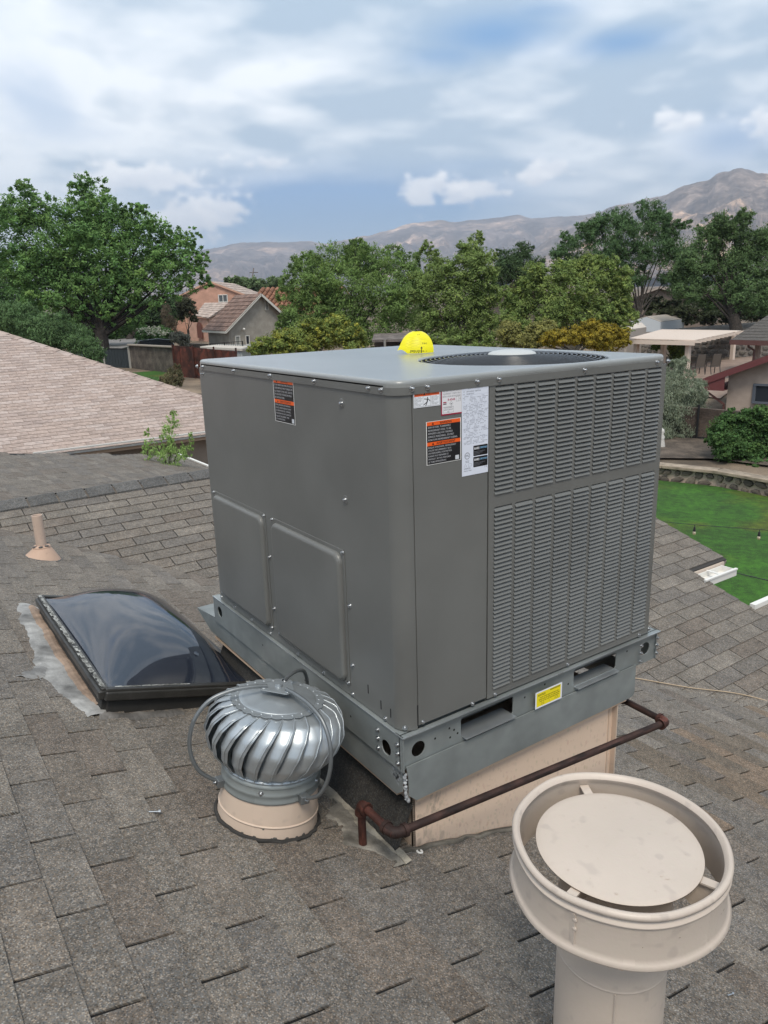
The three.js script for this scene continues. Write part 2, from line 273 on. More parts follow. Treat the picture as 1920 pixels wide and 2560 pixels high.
{
  // two ranges; each profile is a list of photograph places along its crest
  const rockT = field(512, 1400, (u, v, i, j) => { const m = tileN(u, v, 5, 33, 6), s = tileN(u, v, 24, 13, 4), band = Math.sin((v * 46 + m * 5) * 2 * Math.PI) * 0.04; const k = 0.52 + (m - 0.5) * 0.7 + (s - 0.5) * 0.5 + band; return [k, k * 0.95, k * 0.9]; });
  const range = (name, crest, D0, D1, foot0, seed, col, tile, warm) => {
    const pr = crest.map(([x, y]) => { const d = ray(x, y); return [Math.atan2(d.x, -d.z), d.y / Math.hypot(d.x, d.z)]; });
    const nA = 420, nT = 64, pos = [], idx = [], colr = [], a0 = pr[0][0], a1 = pr[pr.length - 1][0];
    const elev = (a) => { for (let i = 0; i < pr.length - 1; i++) if (a <= pr[i + 1][0]) { const t = (a - pr[i][0]) / (pr[i + 1][0] - pr[i][0]); const w = t * t * (3 - 2 * t); return mix(pr[i][1], pr[i + 1][1], mix(t, w, 0.5)); } return pr[pr.length - 1][1]; };
    for (let i = 0; i <= nA; i++) {
      const az = mix(a0, a1, i / nA), cr = elev(az) * D1 + (fbm(i * 0.22, seed, 0, 4) - 0.5) * D1 * 0.0028;
      for (let k = 0; k <= nT; k++) {
        const t = k / nT * 1.12, D = mix(D0, D1, t), s = Math.min(t, 1);
        const u = az * D1 / 620, v = D / 620;
        const rid = 1 - Math.abs(fbm(u * 1.3 + s * 0.7, v * 0.5, seed, 5) - 0.5) * 4, f2 = 1 - Math.abs(fbm(u * 3.7, v * 1.4, seed + 3, 4) - 0.5) * 4;
        let h = mix(foot0, cr, Math.pow(s, 1.35)); const amp = cr * 0.17 * Math.sin(Math.PI * Math.min(s, 1)) ;
        h += (rid * 0.8 + f2 * 0.5 - 0.95) * amp; if (t > 1) h -= (t - 1) * 3 * cr;
        h = Math.min(h, elev(az) * D * 0.998 + (cr - elev(az) * D1));
        pos.push(EYE.x + Math.sin(az) * D, EYE.y + h, EYE.z - Math.cos(az) * D);
        const pale = smooth(0.53, 0.68, fbm(u * 0.9 + 4, v * 1.1, seed + 8, 5)), scrub = fbm(u * 5, v * 5, seed + 2, 3) * 0.35 + 0.82;  // pale patches paint sun through the clouds into the rock colour
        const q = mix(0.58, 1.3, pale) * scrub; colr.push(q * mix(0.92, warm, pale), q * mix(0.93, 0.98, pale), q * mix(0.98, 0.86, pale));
      }
    }
    for (let i = 0; i < nA; i++) for (let k = 0; k < nT; k++) { const a = i * (nT + 1) + k, b = a + nT + 1; idx.push(a, b, a + 1, b, b + 1, a + 1); }
    const g = new THREE.BufferGeometry(); g.setAttribute('position', new THREE.Float32BufferAttribute(pos, 3)); g.setAttribute('color', new THREE.Float32BufferAttribute(colr, 3)); g.setIndex(idx); g.computeVertexNormals();
    const t = rockT.clone(); t.repeat.set(1 / tile, 1 / tile); t.needsUpdate = true;
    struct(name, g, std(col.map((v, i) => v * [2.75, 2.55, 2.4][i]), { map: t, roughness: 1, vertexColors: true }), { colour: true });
  };
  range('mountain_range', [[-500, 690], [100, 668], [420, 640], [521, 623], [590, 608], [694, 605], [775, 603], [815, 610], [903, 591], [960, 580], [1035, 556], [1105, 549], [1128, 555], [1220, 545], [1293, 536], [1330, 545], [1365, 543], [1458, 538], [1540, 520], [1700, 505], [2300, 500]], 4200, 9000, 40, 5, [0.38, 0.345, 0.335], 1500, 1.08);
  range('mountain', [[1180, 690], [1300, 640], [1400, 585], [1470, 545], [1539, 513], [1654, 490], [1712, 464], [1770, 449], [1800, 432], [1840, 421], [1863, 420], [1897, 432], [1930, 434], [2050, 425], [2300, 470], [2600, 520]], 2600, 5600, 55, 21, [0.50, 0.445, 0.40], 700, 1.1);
}

// ================================================================ our roof
const S = 0.288, Z1 = -0.46, K2 = -1.67;
const n1 = V(0, S, 1).normalize(), n2 = V(-S, 0, 1).normalize(), n3 = V(S, 0, 1).normalize();
const c1 = (b) => Z1 - S * b, c2 = (a) => K2 + S * a, AR = 5.13, c3 = (a) => c2(AR) - S * (a - AR);
const on1 = (a, b, h = 0) => V(a, b, c1(b)).addScaledVector(n1, h), on2 = (a, b, h = 0) => V(a, b, c2(a)).addScaledVector(n2, h);

const house = thing('house', 'house below with a grey brown shingled roof that carries the grey air conditioner', 'house', V(-2, 3, -4.2));
const slopes = [
  obj('roof_slope', poly([V(-6, -3, c1(-3)), V(-6, 4, c1(4)), V(13.6, 4, c1(4)), V(6.6, -3, c1(-3))], 0.06), M.slot, house),
  obj('roof_slope', [poly([V(0.2, 4, c2(0.2)), V(0.2, 7, c2(0.2)), V(1.4, 7, c2(1.4)), V(1.4, 4.66, c2(1.4)), V(1.4, 2.8, c2(1.4))], 0.06), poly([V(1.4, 2.8, c2(1.4)), V(1.4, 4.66, c2(1.4)), V(2, 4.66, c2(2)), V(2, 2.2, c2(2))], 0.06), poly([V(2, 2.2, c2(2)), V(2, 5.2, c2(2)), V(AR, 5.2, c2(AR)), V(AR, -0.93, c2(AR))], 0.06)], std([0.045, 0.042, 0.04], { roughness: 1 }), house),
  obj('roof_slope', poly([V(AR, -0.93, c2(AR)), V(AR, 5.2, c2(AR)), V(10, 5.2, c3(10)), V(10, 3.94, c3(10))], 0.06), M.felt, house),
  obj('roof_slope', poly([V(-6, -3, c1(-3)), V(6.6, -3, c1(-3)), V(13.6, -10, c1(4)), V(-6, -10, c1(4))], 0.06), M.felt, house),
  obj('roof_slope', poly([V(6.6, -3, c1(-3)), V(13.6, 4, c1(4)), V(13.6, -10, c1(4))], 0.06), M.felt, house),
];
obj('wall', [box(-5.5, 13.1, -9.5, 3.5, -4.3, -1.9), box(2.05, 9, 3.4, 4.95, -4.3, -1.7)], std([0.5, 0.42, 0.36], { map: softT }), house);

// shingles: wedge shaped tabs with slots between them
const tones = [[0.192, 0.179, 0.165], [0.206, 0.191, 0.174], [0.224, 0.209, 0.191], [0.180, 0.170, 0.160], [0.198, 0.180, 0.162], [0.190, 0.180, 0.171], [0.215, 0.201, 0.184], [0.184, 0.164, 0.147]];
const shM = tones.map((t) => std(t.map((v, i) => v * [2.28, 2.14, 1.98][i]), { map: granT, bumpMap: granB, bumpScale: 0.0012, roughness: 0.95 }));
const dirtM = [[0.33, 0.25, 0.18], [0.38, 0.28, 0.20], [0.28, 0.225, 0.17], [0.24, 0.205, 0.165]].map((t) => std(t.map((v) => v * 1.42), { map: granT, bumpMap: granB, bumpScale: 0.0012, roughness: 0.95 }));
function tabGeo(L, E, r, thick = 0.0065) {
  // x along the course, y off the slope, z downhill; upper edge slips under the course above
  const l = L - 0.010, e = E + 0.012, w = [], top = 0.0015, y1 = thick + 0.003, ch = 0.0012;
  const P = (x, y, z) => new THREE.Vector3(x, y, z), j = () => (r() - 0.5) * 0.003;
  const A = P(-l / 2, top, -0.012), B = P(l / 2, top, -0.012), C = P(l / 2 + j(), y1, E + j()), D = P(-l / 2 + j(), y1, E + j());
  const C0 = P(C.x, 0.0004, C.z), D0 = P(D.x, 0.0004, D.z), A0 = P(A.x, -0.001, A.z), B0 = P(B.x, -0.001, B.z);
  const q = (a, b, c, d) => [a, b, c, a, c, d].forEach((p) => w.push(p.x, p.y, p.z));
  q(A, D, C, B); q(D, D0, C0, C); q(A, A0, D0, D); q(B, C, C0, B0);
  const g = new THREE.BufferGeometry(); g.setAttribute('position', new THREE.Float32BufferAttribute(w, 3)); g.computeVertexNormals();
  const uv = [], ou = r() * 5, ov = r() * 5; for (let i = 0; i < w.length; i += 3) uv.push(w[i] + ou, w[i + 2] + w[i + 1] + ov); g.setAttribute('uv', new THREE.Float32BufferAttribute(uv, 2)); return g;
}
function slopeBasis(n, down, origin) { const X = new THREE.Vector3().crossVectors(n, down).normalize(); return new THREE.Matrix4().makeBasis(X, n, down).setPosition(origin); }
function bake(list, geos) {                             // many alike pieces joined, tinted by vertex colours
  const pos = [], nor = [], uv = [], col = [], v = new THREE.Vector3(), nm = new THREE.Matrix3();
  for (const { m, g, c } of list) { const G = geos[g], p = G.attributes.position, N = G.attributes.normal, U = G.attributes.uv; nm.getNormalMatrix(m); for (let i = 0; i < p.count; i++) { v.fromBufferAttribute(p, i).applyMatrix4(m); pos.push(v.x, v.y, v.z); v.fromBufferAttribute(N, i).applyMatrix3(nm).normalize(); nor.push(v.x, v.y, v.z); uv.push(U.getX(i), U.getY(i)); col.push(c[0], c[1], c[2]); } }
  const g = new THREE.BufferGeometry(); g.setAttribute('position', new THREE.Float32BufferAttribute(pos, 3)); g.setAttribute('normal', new THREE.Float32BufferAttribute(nor, 3)); g.setAttribute('uv', new THREE.Float32BufferAttribute(uv, 2)); g.setAttribute('color', new THREE.Float32BufferAttribute(col, 3)); return g;
}
{
  const r = rng(77), L = 0.34, E = 0.128, geos = []; for (let i = 0; i < 14; i++) geos.push(tabGeo(L, E, r));
  const all = [], sl = Math.sqrt(1 + S * S);
  const put = (slope, m, p, tint) => { const t = Math.floor(r() * 8), vis = inView(p, 20), [, , z] = seen(p); all.push({ slope, m, p, g: Math.floor(r() * 14), t, tint, near: vis && z > 0.3 ? z : 1e3 }); };
  const d1 = V(0, 1, -S).normalize(), d2 = V(-1, 0, -S).normalize();
  let row = 0;
  for (let b = -2.9; b < 4.0; b += E / sl, row++) {
    const off = (row % 2) * L / 2 + (r() - 0.5) * 0.03;
    for (let a = -3 + off; a < 13.6; a += L) {
      if (a > b + 9.62) continue;                                             // hip
      if (a < AR + 0.4 && a + b > 4.2 + 0.35 && a > 0.2) continue;            // under the cross gable
      if (a >= AR + 0.2 && a - b < 6.06 - 0.4) continue;
      const p = on1(a, b, 0.001), sx = a - (0.10 + Math.sin(b * 3) * 0.10), w = 0.22 + 0.1 * (b - 1.4);
      const tint = b > 1.25 && Math.abs(sx) < w + (r() - 0.5) * 0.5 && r() < 0.75 ? 1 : 0;
      if (a > 0.12 && a < 1.88 && b > 0.16 && b < 1.0) continue;              // inside the curb
      const m = slopeBasis(n1, d1, p); m.multiply(new THREE.Matrix4().makeRotationY((r() - 0.5) * 0.008)); if (r() < 0.3) m.multiply(new THREE.Matrix4().makeRotationX(-r() * 0.022)).multiply(new THREE.Matrix4().makeRotationZ((r() - 0.5) * 0.012)); put(0, m, p, tint);
    }
  }
  row = 0;
  for (let a = AR - 0.02; a > 0.2; a -= E / sl, row++) {
    const off = (row % 2) * L / 2 + (r() - 0.5) * 0.03;
    for (let b = -1.0 + off; b < 7; b += L) {
      if (a + b < 4.2 - 0.25) continue;
      const end = a > 2.13 ? 5.2 : a > 1.5 ? 4.66 : 7; let bb = b, sc = 1; if (b + L / 2 > end) { const w = end - (b - L / 2); if (w < 0.05) continue; sc = w / L; bb = end - w / 2; }
      const p = on2(a, bb, 0.001), m = slopeBasis(n2, d2, p); if (sc < 1) m.multiply(new THREE.Matrix4().makeScale(sc, 1, 1)); put(1, m, p, 0);
    }
  }
  all.sort((p, q) => p.near - q.near);
  const keep = { 0: 0, 1: 0 }, rest = [[], []];
  for (const t of all) {
    if (keep[0] + keep[1] < 298 && t.near < 50) { keep[t.slope]++; const mt = t.tint ? dirtM[t.t % 4] : shM[t.t]; piece('shingle', geos[t.g], mt, slopes[t.slope], t.m); }
    else { const c = (t.tint ? [0.30, 0.235, 0.175] : tones[t.t]).map((v, i) => v * [2.25, 2.11, 1.95][i]); rest[t.slope].push({ m: t.m, g: t.g, c }); }
  }
  const restM = std([1, 1, 1], { map: granT, bumpMap: granB, bumpScale: 0.0012, roughness: 0.95, vertexColors: true });
  rest.forEach((l, i) => { if (l.length) obj('shingle', bake(l, geos), restM, slopes[i], { keepUV: true, colour: true, kind: 'stuff' }); });
  // caps folded over the ridge of the cross gable
  const cw = 0.15, capAt = (b) => {
    const t = 0.020, P = (da, h) => V(AR + da, b, 0).setY(c2(AR) - S * Math.abs(da) + h), w = 0.221;
    const sec = [[-cw, 0.016], [-0.02, 0.023], [0.02, 0.023], [cw, 0.016]].map(([da, h]) => [da, c2(AR) - S * Math.abs(da) + h]);
    const pos = [], quad = (p, q, u, v) => [p, q, u, p, u, v].forEach((k) => pos.push(k.x, k.y, k.z));
    for (let i = 0; i < 3; i++) { const [x0, y0] = sec[i], [x1, y1] = sec[i + 1]; quad(V(AR + x0, b, y0), V(AR + x0, b + w, y0 + 0.008), V(AR + x1, b + w, y1 + 0.008), V(AR + x1, b, y1)); quad(V(AR + x0, b + w, y0 + 0.008), V(AR + x0, b + w, y0 - 0.014), V(AR + x1, b + w, y1 - 0.014), V(AR + x1, b + w, y1 + 0.008)); }
    quad(V(AR - cw, b, sec[0][1]), V(AR - cw, b, sec[0][1] - 0.016), V(AR - cw, b + w, sec[0][1] - 0.012), V(AR - cw, b + w, sec[0][1] + 0.008));
    const g = new THREE.BufferGeometry(); g.setAttribute('position', new THREE.Float32BufferAttribute(pos, 3)); g.computeVertexNormals(); return g;
  };
  const capM = [0.17, 0.15, 0.165, 0.14].map((v) => std([v * 1.75, v * 1.68, v * 1.6], { map: granT, bumpMap: granB, bumpScale: 0.0012, roughness: 0.95 }));
  let k = 0; for (let b = -0.95; b < 5.15; b += 0.238) obj('ridge_cap', capAt(b), capM[k++ % 4], slopes[1]);
}
// edges of our roof: trim, gutter, white drip edges
obj('rake_trim', bar(on2(1.42, 4.66, 0.012), on2(1.42, 7, 0.012), 0.05, 0.05), M.white, house);
obj('rake_trim', [bar(V(2.02, 5.19, c2(2.02) - 0.09), V(AR, 5.19, c2(AR) - 0.09), 0.03, 0.14), bar(V(1.4, 4.65, c2(1.4) - 0.09), V(2, 4.65, c2(2) - 0.09), 0.03, 0.14)], std([0.3, 0.26, 0.22]), house);
obj('drip_edge', [bar(V(10.5, 4.0, c1(4) + 0.012), V(13.62, 4.0, c1(4) + 0.012), 0.05, 0.06), bar(V(-6, 4.0, c1(4) - 0.02), V(0.2, 4.0, c1(4) - 0.02), 0.03, 0.08)], M.white, house);
{
  const g = [], z = c2(2) - 0.03, a0 = 1.985, a1 = 1.840, b0 = 4.60, b1 = 5.08;
  g.push(box(a0 - 0.01, a0, b0, b1, z - 0.06, z - 0.005), box(a1 - 0.012, a1, b0, b1 + 0.012, z - 0.06, z), box(a1 - 0.02, a1 + 0.004, b0, b1 + 0.014, z - 0.002, z + 0.012), box(a1, a0, b0, b1, z - 0.065, z - 0.055), box(a1 - 0.01, a0, b1, b1 + 0.01, z - 0.06, z), box(a1, a0, b0 + 0.25, b0 + 0.275, z - 0.006, z + 0.002));
  obj('gutter', g, M.white, house);
  obj('fascia', box(1.99, 2.015, 4.62, 5.15, z - 0.14, z + 0.018), std([0.6, 0.5, 0.42]), house);
}
// a thin light cord lying across the valley
obj('cord', tube([on2(1.5, 2.62, 0.02), on2(1.27, 2.93, 0.016), on2(1.04, 3.21, 0.016), on2(0.81, 3.53, 0.016), on1(0.45, 3.9, 0.016)], 0.004, 30, 6), std([0.46, 0.35, 0.24]), scene, { label: 'thin straw coloured cord lying across the roof valley behind the air conditioner', category: 'cord' });
{
  // odds and ends left lying on the shingles
  const s1 = thing('loose_screw', 'loose metal screw lying on the shingles left of the turbine vent', 'screw', on1(0.46, -0.70, 0.008));
  const d = V(-0.3, 0.9, -0.2).normalize(), p = on1(0.46, -0.70, 0.013);
  obj('shank', rod(p, p.clone().addScaledVector(d, 0.032), 0.0028), M.zinc, s1); obj('head', rod(p.clone().addScaledVector(d, 0.03), p.clone().addScaledVector(d, 0.037), 0.0065), M.zinc, s1);
  const s2 = thing('loose_screw', 'loose metal screw lying on the shingles at lower right of the round vent', 'screw', on1(-0.86, 0.48, 0.008));
  const e = V(-0.1, 1, -0.29).normalize(), q = on1(-0.86, 0.48, 0.012);
  obj('shank', rod(q, q.clone().addScaledVector(e, 0.022), 0.0025), M.zinc, s2); obj('head', rod(q.clone().addScaledVector(e, 0.02), q.clone().addScaledVector(e, 0.026), 0.005), M.zinc, s2);
  const w = on1(0.0, 0.05, 0.010);
  obj('washer', new THREE.TorusGeometry(0.009, 0.004, 8, 18).applyQuaternion(new THREE.Quaternion().setFromUnitVectors(new THREE.Vector3(0, 0, 1), n1)).translate(w.x, w.y, w.z), M.white, scene, { label: 'small pale washer lying on the shingles in front of the tan curb', category: 'washer' });
}
// ================================================================ the rooftop unit
const UA = 1.484, UB = 1.235, HC = 1.077, HT = 1.1115;
const unit = thing('rooftop_air_conditioner', 'big grey packaged air conditioner with louvred side and round fan grille on top', 'air conditioner', V(0, 0, 0));
const screwG = (() => { const h = new THREE.CylinderGeometry(0.0056, 0.0062, 0.005, 6).translate(0, 0.0035, 0), w = new THREE.CylinderGeometry(0.0086, 0.009, 0.0016, 14).translate(0, 0.0008, 0), d = new THREE.SphereGeometry(0.0052, 10, 4, 0, 6.3, 0, 1.2).scale(1, 0.5, 1).translate(0, 0.006, 0); return mergeGeometries([h, w, d].map((g) => strip(g, true))); })();
const upTo = (n) => new THREE.Matrix4().makeRotationFromQuaternion(new THREE.Quaternion().setFromUnitVectors(new THREE.Vector3(0, 1, 0), n));
const nR = V(-1, 0, 0), nL = V(0, -1, 0), nU = V(0, 0, 1);
const screw = (p, n, parent, s = 1) => piece('screw', screwG, M.zinc, parent, upTo(n).setPosition(p).multiply(new THREE.Matrix4().makeScale(s, s, s)));
{
  // left panel wrapped round the near corner
  const R = 0.056, s = new THREE.Shape(), t = 0.004;
  s.moveTo(0, UA - 0.02); s.lineTo(0, R); s.absarc(R, R, R, Math.PI, Math.PI * 1.5); s.lineTo(R, t); s.absarc(R, R, R - t, Math.PI * 1.5, Math.PI, true); s.lineTo(t, UA - 0.02); s.lineTo(0, UA - 0.02);
  obj('side_panel', planX(s, 0.001, HC, 0, 1, 24), M.unit, unit);
  const s2 = new THREE.Shape(); s2.moveTo(UB - 0.014, 0); s2.lineTo(UB - 0.013, 0); s2.absarc(UB - 0.013, 0.013, 0.013, -Math.PI / 2, 0); s2.lineTo(UB, UA); s2.lineTo(0.02, UA); s2.absarc(0.02, UA - 0.02, 0.02, Math.PI / 2, Math.PI); s2.lineTo(t, UA - 0.022); s2.lineTo(0.02, UA - t); s2.lineTo(UB - t, UA - t); s2.lineTo(UB - t, 0.012); s2.lineTo(UB - 0.014, t);
  obj('side_panel', planX(s2, 0.001, HC, 0, 1, 10), M.unit, unit);
  obj('added_light_blocker', [box(0.06, UA - 0.01, 0.01, UB - 0.01, 0.003, 0.01), box(0.075, UA - 0.01, 0.012, UB - 0.012, 0.012, 0.60), box(0.012, 0.02, 0.03, 0.355, 0.01, HC - 0.01)], M.dark, unit);  // unseen dark boxes added inside the cabinet to block light
  obj('corner_panel', faceR(rrect(0.0585, 0.012, 0.3475, HC - 0.002, 0.002), 0.008, 0.010, 0.002), M.unit, unit);
  // louvred panel: two banks of nine columns
  const b0 = 0.3525, b1 = UB - 0.0155, cols = 9, first = 0.377, pitch = 0.0925, wide = 0.078;
  const banks = [[0.722, 1.066, 23], [0.034, 0.680, 44]];
  const f = rrect(b0, 0.004, b1, HC - 0.002, 0.002);
  for (const [c0, cT] of banks) for (let i = 0; i < cols; i++) f.holes.push(rrect(first + i * pitch, c0, first + i * pitch + wide, cT, 0.004, THREE.Path));
  const lp = obj('louvred_panel', faceR(f, 0.0045, 0.006, 0.0015), M.unit, unit);
  const prof = new THREE.Shape(); [[-0.0115, 0.0058], [-0.0095, 0.0072], [-0.003, 0.0052], [0.0052, -0.0048], [0.0052, -0.0062], [0.0022, -0.0058], [-0.0055, 0.0012]].forEach(([z, y], i) => (i ? prof.lineTo(z, y) : prof.moveTo(z, y)));
  const lg = strip(ext(prof, wide).translate(0, 0, -wide / 2).rotateY(Math.PI / 2), false);
  // after the turn the shape's first axis points inwards: flip it to lean out at the foot
  const slat = strip(new THREE.ExtrudeGeometry(prof, { depth: wide, bevelEnabled: false }).translate(0, 0, -wide / 2).applyMatrix4(new THREE.Matrix4().set(0, 0, 1, 0, 0, 1, 0, 0, 1, 0, 0, 0, 0, 0, 0, 1)), false);
  const p = slat.attributes.position, q = new Float32Array(p.array.length);          // the mirrored turn reverses the faces: put them right again
  for (let i = 0; i < p.count; i += 3) [0, 2, 1].forEach((k, j) => { q[(i + j) * 3] = p.getX(i + k); q[(i + j) * 3 + 1] = p.getY(i + k); q[(i + j) * 3 + 2] = p.getZ(i + k); });
  const sg = new THREE.BufferGeometry(); sg.setAttribute('position', new THREE.BufferAttribute(q, 3)); sg.computeVertexNormals(); const slatG = strip(sg, false);
  const list = [];
  for (const [c0, cT, n] of banks) for (let i = 0; i < cols; i++) for (let k = 0; k < n; k++) { const m = new THREE.Matrix4().makeTranslation(first + i * pitch + wide / 2, c0 + (k + 0.48) * (cT - c0) / n, 0.0005); list.push({ m, z: seen(new THREE.Vector3().setFromMatrixPosition(m))[2] + (n === 44 ? 0.35 : 0) }); }
  list.sort((x, y) => x.z - y.z);
  list.slice(0, 298).forEach((l) => piece('louvre', slatG, M.unit, lp, l.m));
  obj('louvre', list.slice(298).map((l) => slatG.clone().applyMatrix4(l.m)), M.unit, lp, { kind: 'stuff' });
  const back = []; for (let i = 0; i < 60; i++) back.push(box(0.024, 0.036, b0 + 0.01 + i * 0.0142, b0 + 0.0115 + i * 0.0142, 0.02, 1.07));
  obj('coil', [box(0.030, 0.055, b0, b1, 0.01, 1.075), ...back], M.coil, unit);
  // lid with a round fan opening
  const fx = 0.805, fa = 0.372, fr = 0.345, lid = rrect(-0.004, -0.004, UB + 0.004, UA + 0.004, 0.056); lid.holes.push(circ(fx, fa, fr + 0.004));
  obj('top_cover', planX(lid, HC + 0.003, HT, 0.011, 5, 48), M.unitTopSheen, unit);
  const skirt = rrect(-0.004, -0.004, UB + 0.004, UA + 0.004, 0.056); skirt.holes.push(rrect(0.002, 0.002, UB - 0.002, UA - 0.002, 0.05, THREE.Path));
  obj('cover_skirt', planX(skirt, HC - 0.008, HC + 0.0185, 0, 1, 24), M.unit, unit);
  obj('fan_shroud', [new THREE.CylinderGeometry(fr + 0.003, fr - 0.02, 0.28, 64, 1, true).translate(fx, HT - 0.155, -fa), new THREE.CircleGeometry(fr - 0.01, 48).rotateX(-Math.PI / 2).translate(fx, HT - 0.32, -fa)], M.dark, unit);
  const rings = []; for (let i = 0; i < 16; i++) { const t = i / 15, r = mix(0.086, fr - 0.006, t); rings.push(new THREE.TorusGeometry(r, 0.0030, 8, 96).rotateX(Math.PI / 2).translate(fx, HT + 0.013 - 0.018 * t * t, -fa)); }
  for (let i = 0; i < 8; i++) { const t = i * Math.PI / 4 + 0.2, c = Math.cos(t), s_ = Math.sin(t); rings.push(bar(new THREE.Vector3(fx + c * 0.06, HT + 0.009, -fa + s_ * 0.06), new THREE.Vector3(fx + c * (fr + 0.006), HT - 0.008, -fa + s_ * (fr + 0.006)), 0.005, 0.005)); }
  obj('fan_grille', rings, M.black, unit);
  obj('fan_hub_cover', lathe([[0.0, 0.030], [0.04, 0.029], [0.07, 0.025], [0.086, 0.019], [0.091, 0.012], [0.091, 0.006], [0.0, 0.006]], fa, fx, HT, 48), std([0.50, 0.51, 0.50], { roughness: 0.45 }), unit);
  for (let i = 0; i < 3; i++) { const g = new THREE.PlaneGeometry(0.26, 0.20, 6, 4).rotateX(-Math.PI / 2 + 0.45).translate(0.2, 0, 0).rotateY(i * 2.1 + 0.3).translate(fx, HT - 0.13, -fa); obj('fan_blade', g, std([0.09, 0.09, 0.095], { metalness: 0.5, roughness: 0.5 }), unit); }
  obj('fan_motor', new THREE.CylinderGeometry(0.07, 0.07, 0.2, 24).translate(fx, HT - 0.10, -fa), M.black, unit);
  // two raised access covers
  for (const [a0, a1] of [[0.312, 0.850], [0.905, 1.432]]) {
    const cov = obj('access_cover', faceL(rrect(-a1, 0.040, -a0, 0.536, 0.012), 0, 0.003, 0.0008), M.unit, unit);
    const rs = rrect(-a1 + 0.028, 0.060, -a0 - 0.030, 0.506, 0.022), bump = new THREE.ExtrudeGeometry(rs, { depth: 0.001, bevelEnabled: true, bevelThickness: 0.015, bevelSize: 0.016, bevelOffset: 0, bevelSegments: 5, curveSegments: 10 });
    obj('raised_face', bump.translate(0, 0, 0.003).rotateY(-Math.PI / 2), M.unit, unit);
    for (const [a, c] of [[a0 + 0.008, 0.528], [a0 + 0.008, 0.048], [a1 - 0.008, 0.528], [a1 - 0.008, 0.048]]) screw(V(a, -0.003, c), nL, unit, 0.9);
  }
  for (const [a, c] of [[0.294, 0.345], [0.292, 0.125], [0.893, 0.36], [0.886, 0.14]]) screw(V(a, 0, c), nL, unit);
  // two screws pulled tight in shallow dimples
  const dimple = lathe([[0.016, 0.0004], [0.013, 0.0022], [0.009, 0.0012], [0, 0.0012]], 0, 0, 0, 24);
  for (const [a, c] of [[0.288, 1.025], [0.291, 0.714]]) { obj('dimple', dimple.clone().applyMatrix4(upTo(nL).setPosition(V(a, 0, c))), M.unit, unit); screw(V(a, -0.001, c), nL, unit, 1.05); }
  screw(V(1.436, 0, 1.052), nL, unit);
  for (const a of [1.414, 1.09, 0.77, 0.448, 0.128]) screw(V(a, -0.004, 1.0835), nL, unit);
  screw(V(1.477, -0.004, 1.083), nL, unit); screw(V(0.062, -0.004, 1.0835), nL, unit);
  for (const b of [0.056, 0.111, 0.300, 0.388, 0.776, 1.163, 1.228]) screw(V(-0.004, b, 1.0865), nR, unit);
  for (const a of [1.455, 1.30, 1.12, 0.94, 0.70, 0.50, 0.30, 0.10]) screw(V(a, 0, 0.012), nL, unit, 0.9);
  for (const [b, c] of [[0.075, 0.02], [0.285, 0.012], [0.388, 0.012], [0.75, 0.012], [1.165, 0.012], [1.227, 0.02]]) screw(V(-0.002, b, c), nR, unit, 0.9);
  screw(V(0.016, 0.016, 0.012), V(-1, -1, 0).normalize(), unit);
  // drain slits stamped near the foot of the left panel
  obj('slit', [[0.20, 0.075], [0.125, 0.050], [0.07, 0.045]].map(([a, c]) => box(a - 0.0022, a + 0.0022, -0.0008, 0.002, c - 0.016, c + 0.016)), M.dark, unit, { kind: 'stuff' });
  obj('seam_gap', [box(-0.0005, 0.003, 0.0542, 0.0590, 0.012, 0.085)], M.dark, unit);
}
// ---- printed stickers
const wr = (g, s, x, y, px, o = {}) => { g.font = `${o.w || ''} ${px}px ${o.f || 'sans-serif'}`; g.fillStyle = o.c || '#111'; g.textAlign = o.al || 'left'; g.textBaseline = 'middle'; if (o.max) g.fillText(s, x, y, o.max); else g.fillText(s, x, y); };
const tri = (g, x, y, r, c) => { g.fillStyle = c; g.beginPath(); g.moveTo(x, y - r); g.lineTo(x + r, y + r * 0.8); g.lineTo(x - r, y + r * 0.8); g.fill(); };
function sticker(face, x0, x1, c0, c1, res, draw, parent, lift = 0.0012, rough = 0.35) {
  const w = x1 - x0, h = c1 - c0, t = tex(Math.round(w * res), Math.round(h * res), draw);
  const g = new THREE.PlaneGeometry(w, h);
  if (face === 'R') g.translate((x0 + x1) / 2, (c0 + c1) / 2, lift); else g.rotateY(-Math.PI / 2).translate(-lift, (c0 + c1) / 2, (x0 + x1) / 2);
  return obj('sticker', g, phys([1, 1, 1], { map: t, roughness: rough, side: THREE.FrontSide }), parent, { keepUV: true });
}
const BLACK = '#17181c', ORANGE = '#f2601d', PAPER = '#dfe3ee';
function warning(en, fr) {
  return (g, w, h) => {
    g.fillStyle = '#e8e6e2'; g.fillRect(0, 0, w, h); g.fillStyle = BLACK; g.fillRect(w * 0.02, h * 0.012, w * 0.96, h * 0.976);
    const head = (s, y) => { g.fillStyle = ORANGE; g.fillRect(w * 0.02, y, w * 0.96, h * 0.085); wr(g, s, w * 0.56, y + h * 0.044, h * 0.072, { al: 'center', w: 'bold', max: w * 0.62 }); tri(g, w * 0.19, y + h * 0.044, h * 0.03, '#111'); };
    head('WARNING', h * 0.012); head('AVERTISSEMENT', h * 0.475);
    const L = (list, y0, dy) => list.forEach((s, i) => wr(g, s, w * 0.05, y0 + i * dy, dy * 0.78, { c: '#d4d4d6', max: w * 0.9 }));
    L(en, h * 0.14, h * 0.36 / en.length); L(fr, h * 0.60, h * 0.40 / fr.length);
    g.fillStyle = '#cfd2d6'; g.fillRect(w * 0.83, h * 0.87, w * 0.11, h * 0.10);
  };
}
